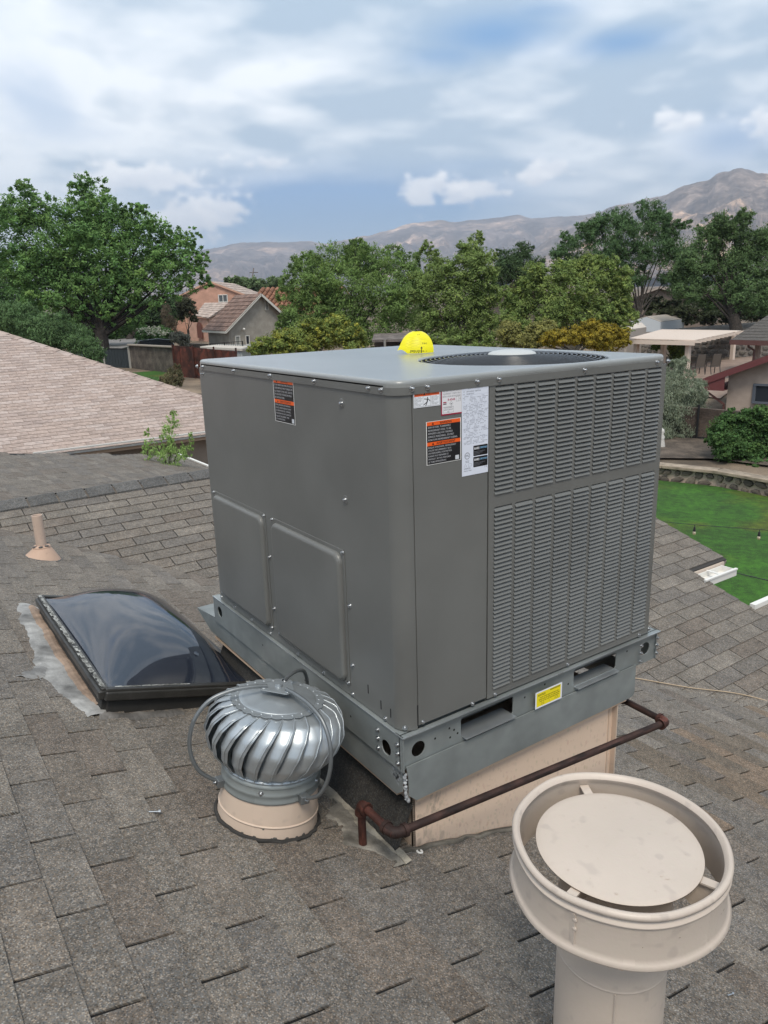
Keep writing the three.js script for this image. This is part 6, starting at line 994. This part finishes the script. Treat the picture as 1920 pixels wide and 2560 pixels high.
// leaves: small folded faces gathered in clumps through the volume of each mass of the crown
function foliage(masses, o0, r) {
  const o = { ...o0, leaves: o0.leaves * (o0.more || 6), leaf: o0.leaf * 0.66, col: o0.col.map((v, i) => v * (o0.raw || [3.5, 3.1, 3.2][i])), alt: o0.alt && o0.alt.map((v, i) => v * (o0.raw || [2.6, 2.65, 2.7][i])) };
  masses = masses.flatMap((m) => { const out = [{ ...m, rx: m.rx * 0.93, ry: m.ry * 0.93, rz: (m.rz || m.rx) * 0.93 }]; for (let k = 0; k < 5; k++) { const t = r() * 6.283, y = r() * 1.7 - 0.7, c = Math.sqrt(Math.max(0, 1 - y * y * 0.6)), f = 0.30 + r() * 0.17; out.push({ p: m.p.clone().add(new THREE.Vector3(Math.cos(t) * c * m.rx * 0.86, y * m.ry * 0.86, Math.sin(t) * c * (m.rz || m.rx) * 0.86)), rx: m.rx * f, ry: m.ry * f * 1.05, rz: m.rx * f }); } return out; });
  const pos = [], nor = [], col = [], idx = [], c = new THREE.Vector3(), d = new THREE.Vector3(), e = new THREE.Vector3(), n = new THREE.Vector3();
  let tot = 0; masses.forEach((m) => (tot += m.rx * m.ry)); let k = 0;
  for (const m of masses) {
    const count = Math.round(o.leaves * m.rx * m.ry / tot), per = o.per || 34, clumps = Math.max(4, Math.round(count / per));
    for (let q = 0; q < clumps; q++) {
      let x, y, z, l; do { x = r() * 2 - 1; y = r() * 2 - 1; z = r() * 2 - 1; l = Math.hypot(x, y, z); } while (l > 1 || l < 0.05);
      const f = Math.pow(r(), 0.33) * (0.92 + r() * 0.22) / l; x *= f; y *= f; z *= f;
      const cx = m.p.x + x * m.rx, cy = m.p.y + y * m.ry, cz = m.p.z + z * (m.rz || m.rx), cr = Math.min(m.rx, m.ry) * (o.clump || 0.26) * (0.6 + r() * 0.8), tone = 0.72 + r() * 0.56, warm = r() * r();
      for (let i = 0; i < per; i++) {
        const g = () => (r() + r() + r() - 1.5) * 1.15; c.set(cx + g() * cr, cy + g() * cr * (o.flat || 0.8), cz + g() * cr);
        const s = o.leaf * (0.6 + r() * 0.8); d.set(r() - 0.5, (r() - 0.5) * 0.8 + (o.rise || 0), r() - 0.5).normalize(); n.set(r() - 0.5 + x * 0.75, r() - 0.5 + y * 0.5 + 0.5, r() - 0.5 + z * 0.75); e.crossVectors(n, d).normalize();
        const w = s * (o.slim || 0.45); n.crossVectors(d, e).normalize();
        [[-s, 0], [0, -w], [s, 0], [0, w]].forEach(([a, b]) => { pos.push(c.x + d.x * a + e.x * b, c.y + d.y * a + e.y * b, c.z + d.z * a + e.z * b); nor.push(n.x, n.y, n.z); });
        idx.push(k, k + 1, k + 2, k, k + 2, k + 3); k += 4;
        const v = tone * (0.8 + r() * 0.4), y2 = o.alt ? warm : 0, A = o.col, B = o.alt || A; const cc = [mix(A[0], B[0], y2) * v, mix(A[1], B[1], y2) * v, mix(A[2], B[2], y2) * v]; for (let t = 0; t < 4; t++) col.push(...cc);
      }
    }
  }
  const g = new THREE.BufferGeometry(); g.setAttribute('position', new THREE.Float32BufferAttribute(pos, 3)); g.setAttribute('normal', new THREE.Float32BufferAttribute(nor, 3)); g.setAttribute('color', new THREE.Float32BufferAttribute(col, 3)); g.setIndex(idx); return g;
}
// masses: [px, py, half width px, half height px] as they stand in the photograph, at distance o.d
function tree(name, label, cat, o) {
  const r = rng(o.seed), k = o.d / FOCAL, base = o.base ? (() => { const p = at(o.base[0], o.base[1], o.d); if (o.ground !== false) p.y = Math.min(p.y, groundAt(p) + 0.1); return p; })() : foot(o.x, o.d);
  const t = thing(name, label, cat, base);
  const masses = o.m.map(([x, y, w, h, dz]) => { const rx = w * k, dep = o.d + (dz ?? (r() - 0.5) * 0.5 * (o.deep ?? 1) * w * k * 2); return { p: at(x, y, dep), rx: rx, ry: (h || w) * k, rz: rx * (o.depth || 0.9) }; });
  obj('crown', foliage(masses, o, r), leafMat('l'), t, { colour: true });
  const tr = o.trunk || 0.2, top = masses.reduce((a, m) => a.add(m.p), new THREE.Vector3()).multiplyScalar(1 / masses.length), fork = base.clone().lerp(top, o.fork || 0.4); if (o.lean) fork.addScaledVector(right, o.lean * k);
  const trunkG = [taper([base.clone().setY(base.y - 0.3), base.clone().lerp(fork, 0.5).addScaledVector(right, (r() - 0.5) * tr), fork], tr * 1.15, tr * 0.8, 9, 8)];
  if (cat === 'tree') obj('trunk', trunkG, barkM(o.bark || [0.075, 0.06, 0.05]), t);
  const limbs = masses.filter((m, i) => i % (o.every || 1) === 0).map((m) => { const st = cat === 'tree' ? base.clone().lerp(fork, 0.75 + r() * 0.3) : base, mid = fork.clone().lerp(m.p, 0.5).add(new THREE.Vector3((r() - 0.5), r() * 0.6, (r() - 0.5)).multiplyScalar(m.rx * 0.4)); return taper([st, mid, m.p.clone().addScaledVector(new THREE.Vector3(0, 1, 0), m.ry * 0.3)], tr * (0.18 + r() * 0.14), tr * 0.03, 6, 8); });
  if (limbs.length) obj(cat === 'tree' ? 'limb' : 'stem', limbs, barkM(o.bark || [0.075, 0.06, 0.05]), t);
  return t;
}
const DG = [0.030, 0.060, 0.020], MG = [0.045, 0.085, 0.026], LG = [0.075, 0.115, 0.035], OL = [0.060, 0.080, 0.035], YG = [0.22, 0.19, 0.03];
// the big tree at left
tree('shade_tree', 'large spreading green shade tree at left beyond the pink roof', 'tree', { seed: 1, d: 62, base: [252, 905], trunk: 0.62, fork: 0.30, leaves: 15000, leaf: 0.20, col: [0.040, 0.085, 0.026], alt: [0.085, 0.13, 0.035], bark: [0.05, 0.04, 0.034], clump: 0.24, m: [
  [60, 520, 62, 55], [20, 600, 70, 70], [125, 560, 60, 62], [215, 495, 52, 48], [195, 560, 60, 60], [255, 530, 55, 55], [300, 560, 55, 55], [345, 520, 28, 28], [360, 575, 60, 45], [420, 590, 52, 42], [465, 600, 36, 28], [495, 640, 26, 22], [470, 660, 45, 40], [420, 660, 60, 55], [500, 705, 26, 26], [450, 720, 42, 32], [340, 660, 75, 65], [250, 640, 75, 70], [150, 660, 80, 70], [60, 680, 80, 65], [300, 740, 65, 42], [380, 735, 50, 42], [180, 745, 70, 42], [90, 760, 60, 40], [200, 460, 32, 26], [60, 490, 36, 26], [10, 530, 30, 30], [250, 700, 70, 50], [180, 690, 70, 50], [320, 700, 60, 40], [250, 600, 80, 60], [150, 620, 70, 60], [350, 640, 70, 50], [100, 720, 70, 50], [230, 770, 50, 30], [205, 795, 50, 24], [295, 790, 50, 24], [250, 815, 30, 14]] });
tree('shade_tree', 'dark leafy tree at the left edge behind the big shade tree', 'tree', { seed: 2, d: 80, x: 60, trunk: 0.5, leaves: 7000, leaf: 0.25, col: DG, alt: MG, m: [[20, 760, 90, 70], [120, 800, 90, 60], [210, 800, 70, 60], [-20, 700, 70, 70], [60, 850, 90, 45], [170, 855, 80, 40], [300, 800, 60, 55]] });
tree('oleander', 'tall dark green hedge shrub behind the pink roof ridge', 'shrub', { seed: 3, d: 50, x: 150, leaves: 7000, leaf: 0.16, slim: 0.25, col: [0.035, 0.065, 0.026], alt: [0.06, 0.10, 0.04], rise: 0.4, m: [[30, 800, 60, 45], [110, 830, 60, 45], [180, 850, 50, 42], [230, 880, 34, 34], [-30, 790, 60, 50]] });
tree('shade_tree', 'deep green tree in the dark behind the parked car', 'tree', { seed: 31, d: 92, x: 340, trunk: 0.4, leaves: 4500, leaf: 0.26, col: [0.022, 0.042, 0.017], m: [[320, 800, 60, 40], [380, 790, 60, 40], [300, 840, 60, 30], [420, 780, 40, 40]] });
const bloom = tree('flowering_shrub', 'round bush covered in white flowers above the parked car', 'shrub', { seed: 4, d: 74, x: 388, leaves: 3600, leaf: 0.15, col: [0.035, 0.075, 0.025], m: [[388, 848, 36, 26], [366, 842, 22, 22], [412, 850, 22, 22]] });
{ const k = 73 / FOCAL, q = (x, y, w, h) => ({ p: at(x, y, 73), rx: w * k, ry: h * k, rz: w * k }); obj('flower', foliage([q(370, 828, 26, 10), q(400, 832, 26, 9), q(385, 822, 18, 8)], { raw: 1, more: 1.2, leaves: 900, per: 6, leaf: 0.085, slim: 0.9, col: [0.62, 0.62, 0.52] }, rng(41)), leafMat('l'), bloom, { colour: true, kind: 'stuff', label: 'clusters of white flowers' }); }
tree('grey_shrub', 'grey leaved shrub right of the white flowering bush', 'shrub', { seed: 5, d: 68, x: 450, leaves: 1800, leaf: 0.13, slim: 0.25, col: [0.10, 0.11, 0.085], m: [[446, 843, 20, 16], [462, 850, 14, 14]] });
tree('bare_shrub', 'brown wispy bare bush in front of the salmon house', 'shrub', { raw: 1.7, seed: 6, d: 76, x: 421, leaves: 1100, leaf: 0.18, slim: 0.08, rise: 1.2, col: [0.11, 0.09, 0.065], m: [[421, 800, 18, 30], [415, 790, 12, 26]] });
tree('small_tree', 'thin dark small tree in front of the salmon house', 'tree', { raw: 1.6, seed: 7, d: 75, base: [468, 838], trunk: 0.14, fork: 0.5, leaves: 1500, leaf: 0.17, slim: 0.3, col: [0.06, 0.065, 0.04], m: [[464, 760, 20, 22], [475, 775, 16, 22], [455, 780, 14, 18], [484, 795, 10, 12]] });
tree('dry_shrub', 'small dry olive bush growing by the pale stone wall', 'shrub', { raw: 1.7, seed: 8, d: 28, x: 430, base: [432, 975], ground: false, leaves: 1500, leaf: 0.07, slim: 0.25, rise: 0.7, col: [0.085, 0.085, 0.045], alt: [0.15, 0.115, 0.07], m: [[428, 950, 22, 20], [410, 952, 14, 12], [445, 945, 12, 22], [436, 928, 16, 14]] });
tree('far_trees', 'round dark trees far behind the salmon house', 'tree', { seed: 9, d: 150, x: 610, trunk: 0.4, leaves: 3200, leaf: 0.42, col: [0.05, 0.08, 0.035], m: [[590, 715, 26, 20], [610, 705, 18, 12], [640, 712, 28, 18], [670, 715, 24, 16], [690, 705, 22, 16], [620, 735, 34, 16]] });
// middle trees
tree('mesquite_tree', 'broad rounded green tree in the middle behind the unit', 'tree', { seed: 10, d: 56, x: 880, trunk: 0.45, leaves: 13000, leaf: 0.17, slim: 0.3, rise: -0.2, col: [0.050, 0.088, 0.026], alt: [0.09, 0.125, 0.035], m: [[772, 682, 50, 46], [830, 650, 60, 45], [900, 650, 60, 48], [960, 665, 60, 50], [1020, 690, 45, 55], [742, 740, 42, 52], [790, 730, 60, 60], [870, 725, 70, 65], [960, 740, 70, 65], [1020, 770, 50, 60], [735, 805, 40, 46], [760, 810, 55, 50], [850, 810, 70, 50], [940, 825, 70, 45], [890, 615, 24, 22], [750, 655, 20, 22]] });
tree('conifer', 'dark pointed evergreen top rising over the rounded middle tree', 'tree', { seed: 11, d: 85, x: 893, trunk: 0.35, leaves: 1600, leaf: 0.22, slim: 0.2, col: [0.022, 0.045, 0.022], m: [[893, 612, 14, 16], [880, 635, 24, 20], [908, 635, 24, 20], [893, 670, 36, 30]] });
tree('citrus_shrub', 'low green bush with yellow tips at left of the middle trees', 'shrub', { seed: 12, d: 40, x: 760, leaves: 6500, leaf: 0.11, col: [0.060, 0.092, 0.026], alt: [0.20, 0.18, 0.03], m: [[662, 866, 30, 24], [706, 852, 38, 30], [760, 850, 48, 42], [830, 830, 42, 42], [880, 850, 36, 34], [780, 812, 26, 20], [850, 805, 26, 22], [640, 880, 28, 14], [720, 875, 50, 18]] });
tree('feathery_tree', 'loose light green tree with sparse top behind the yellow tag', 'tree', { seed: 13, d: 47, x: 1140, trunk: 0.28, leaves: 12000, leaf: 0.13, slim: 0.36, col: [0.062, 0.098, 0.030], alt: [0.12, 0.145, 0.045], bark: [0.16, 0.14, 0.12], clump: 0.3, m: [[1066, 625, 16, 26], [1085, 655, 24, 26], [1190, 600, 18, 20], [1180, 640, 40, 32], [1110, 690, 44, 40], [1190, 690, 50, 44], [1060, 720, 36, 40], [1140, 750, 60, 48], [1210, 745, 38, 44], [1080, 800, 50, 42], [1150, 820, 60, 44], [1210, 810, 34, 44], [1230, 640, 14, 20], [1100, 850, 60, 22], [1180, 860, 60, 18]] });
tree('evergreen_tree', 'dark dense evergreen crown with a flat top behind the middle trees', 'tree', { seed: 14, d: 75, x: 1300, trunk: 0.4, leaves: 5000, leaf: 0.20, slim: 0.22, col: [0.024, 0.045, 0.018], m: [[1308, 630, 26, 26], [1265, 650, 28, 26], [1300, 670, 40, 36], [1250, 690, 34, 30], [1345, 660, 22, 22], [1330, 700, 40, 30]] });
tree('leafy_tree', 'broad yellowish green leafy tree right of the middle', 'tree', { seed: 15, d: 44, x: 1430, trunk: 0.3, leaves: 15000, leaf: 0.12, slim: 0.4, col: [0.058, 0.092, 0.028], alt: [0.13, 0.15, 0.04], bark: [0.17, 0.15, 0.12], m: [[1480, 655, 30, 26], [1430, 680, 44, 36], [1500, 690, 44, 40], [1380, 720, 50, 44], [1460, 735, 60, 50], [1540, 730, 40, 44], [1300, 760, 50, 42], [1390, 780, 60, 46], [1480, 790, 60, 42], [1550, 775, 30, 40], [1280, 800, 46, 36], [1340, 835, 54, 36], [1560, 720, 28, 14], [1250, 850, 50, 26], [1330, 690, 34, 34], [1310, 720, 30, 20], [1570, 800, 30, 30], [1560, 690, 24, 24], [1450, 840, 60, 30]] });
tree('yellow_shrub', 'bright golden yellow bush just behind the right part of the unit', 'shrub', { raw: 1.55, seed: 16, d: 34, x: 1510, leaves: 5200, leaf: 0.085, col: [0.20, 0.165, 0.026], alt: [0.36, 0.27, 0.03], m: [[1440, 840, 50, 24], [1500, 850, 44, 28], [1540, 850, 34, 26], [1480, 815, 32, 18], [1390, 845, 40, 22], [1525, 825, 26, 16]] });
tree('olive_shrub', 'dull olive bush between the yellow bush and the yellow tag', 'shrub', { seed: 17, d: 37, x: 1310, leaves: 4200, leaf: 0.09, col: [0.075, 0.085, 0.03], alt: [0.15, 0.14, 0.04], m: [[1300, 850, 50, 24], [1360, 830, 40, 30], [1270, 830, 30, 26]] });
// right trees
tree('pine_tree', 'large dark green tree with bare grey limbs at right', 'tree', { seed: 18, d: 64, base: [1612, 800], trunk: 0.36, fork: 0.30, leaves: 13000, leaf: 0.17, slim: 0.25, rise: 0.3, col: [0.030, 0.060, 0.024], alt: [0.055, 0.09, 0.035], bark: [0.11, 0.095, 0.085], clump: 0.28, m: [[1490, 560, 30, 28], [1475, 590, 38, 34], [1545, 545, 40, 30], [1560, 590, 48, 36], [1625, 530, 34, 30], [1640, 570, 38, 40], [1680, 575, 22, 30], [1710, 562, 20, 14], [1430, 620, 32, 36], [1395, 640, 22, 28], [1500, 640, 54, 34], [1580, 640, 50, 32], [1650, 630, 44, 36], [1420, 670, 34, 26], [1700, 640, 40, 44], [1540, 700, 44, 30], [1690, 700, 40, 34], [1600, 690, 30, 24]] });
tree('elm_tree', 'dense dark green tree filling the right edge', 'tree', { seed: 19, d: 58, x: 1830, trunk: 0.5, leaves: 14000, leaf: 0.17, slim: 0.3, rise: 0.2, col: [0.034, 0.062, 0.024], alt: [0.06, 0.092, 0.034], m: [[1800, 560, 40, 30], [1840, 575, 46, 36], [1770, 600, 44, 40], [1880, 610, 50, 40], [1920, 600, 40, 40], [1740, 660, 50, 44], [1810, 660, 60, 50], [1890, 670, 60, 50], [1720, 720, 44, 40], [1790, 730, 60, 44], [1870, 740, 60, 44], [1940, 730, 60, 60], [1700, 690, 30, 30]] });
tree('dark_shrub', 'dark brownish green undergrowth below the right edge tree', 'shrub', { seed: 20, d: 66, x: 1830, leaves: 5000, leaf: 0.19, col: [0.026, 0.036, 0.018], m: [[1740, 785, 50, 28], [1800, 785, 60, 26], [1880, 770, 60, 34], [1690, 780, 34, 30], [1640, 770, 34, 26], [1950, 780, 60, 40]] });
tree('vine', 'green climbing plant under the cream patio cover', 'shrub', { seed: 21, d: 49, x: 1690, leaves: 2600, leaf: 0.11, col: [0.05, 0.085, 0.025], alt: [0.12, 0.13, 0.03], m: [[1690, 870, 22, 16], [1700, 885, 22, 22], [1645, 868, 16, 10], [1690, 905, 16, 16]] });
tree('sage_shrub', 'tall silvery grey green sage bush right of the unit', 'shrub', { raw: 1.5, more: 6.5, seed: 22, d: 29.3, x: 1705, leaves: 11000, leaf: 0.062, slim: 0.30, rise: 0.8, clump: 0.34, col: [0.165, 0.195, 0.135], alt: [0.26, 0.28, 0.21], bark: [0.08, 0.07, 0.06], m: [[1700, 945, 34, 26], [1685, 985, 36, 36], [1725, 985, 40, 36], [1700, 1030, 46, 36], [1738, 1030, 30, 36], [1680, 1060, 36, 30], [1720, 1065, 40, 28], [1750, 960, 16, 18], [1690, 1095, 46, 26], [1735, 1085, 36, 26], [1650, 1010, 40, 60], [1655, 1080, 40, 36], [1665, 960, 30, 36], [1700, 915, 24, 20], [1690, 1120, 40, 18]] });
tree('laurel_shrub', 'glossy dark green bush above the stone retaining wall', 'shrub', { raw: 1.9, seed: 23, d: 25.5, x: 1850, leaves: 9500, leaf: 0.072, slim: 0.5, col: [0.040, 0.082, 0.026], alt: [0.075, 0.125, 0.035], m: [[1880, 1035, 26, 24], [1910, 1055, 36, 34], [1850, 1060, 40, 34], [1810, 1065, 30, 28], [1790, 1095, 26, 24], [1830, 1110, 50, 40], [1890, 1110, 50, 44], [1940, 1100, 40, 60], [1830, 1150, 44, 30], [1890, 1160, 50, 30], [1950, 1050, 30, 30]] });
tree('sapling', 'young light green sapling in front of the tan wall under the white gutter', 'shrub', { seed: 24, d: 13.5, x: 425, base: [425, 1180], ground: false, more: 2.2, leaves: 2300, leaf: 0.027, slim: 0.35, rise: 0.6, clump: 0.3, per: 18, col: [0.085, 0.14, 0.045], alt: [0.16, 0.22, 0.07], bark: [0.12, 0.11, 0.07], trunk: 0.03, m: [[434, 1034, 8, 14], [428, 1060, 22, 20], [424, 1085, 24, 20], [418, 1110, 20, 18], [366, 1078, 6, 16], [370, 1110, 14, 20], [390, 1130, 30, 22], [440, 1130, 30, 22], [478, 1100, 8, 18], [466, 1120, 16, 18], [420, 1150, 50, 24]] });
// soil bed and wire fence behind the retaining wall
sheet('soil_bed', [foot(1500, 26.3), foot(1655, 25.4), foot(1790, 25.0), foot(1960, 23.6), foot(2100, 27), foot(1900, 31), foot(1640, 31)], std([0.20, 0.155, 0.12], { map: tileT, roughness: 1 }), 0.06);
{
  const p = foot(1600, 29.6), q = foot(1850, 27.5), f = thing('garden_wall', 'low dark brown wall with a dark post between the sage bush and the retaining wall', 'wall', p.clone().lerp(q, 0.5));
  obj('wall', poly([drop(p, p.y - 0.2), drop(q, q.y - 0.2), drop(q, q.y + 1.15), drop(p, p.y + 1.25)], 0.2), std([0.17, 0.125, 0.10], { map: tileT, bumpMap: tileT, bumpScale: 0.03, roughness: 1 }), f);
  const v = p.clone().lerp(q, 0.6).addScaledVector(fwd, -0.12); obj('post', bar(drop(v, v.y - 0.1), drop(v, v.y + 1.3), 0.06), M.dark, f); obj('rail', bar(drop(p, p.y + 0.06).addScaledVector(fwd, -0.1), drop(q, q.y + 0.06).addScaledVector(fwd, -0.1), 0.06), M.dark, f);
}

// ================================================================ shadows and the picture
scene.traverse((o) => { if (o.isMesh) { o.castShadow = true; o.receiveShadow = true; } });
renderer.render(scene, camera);
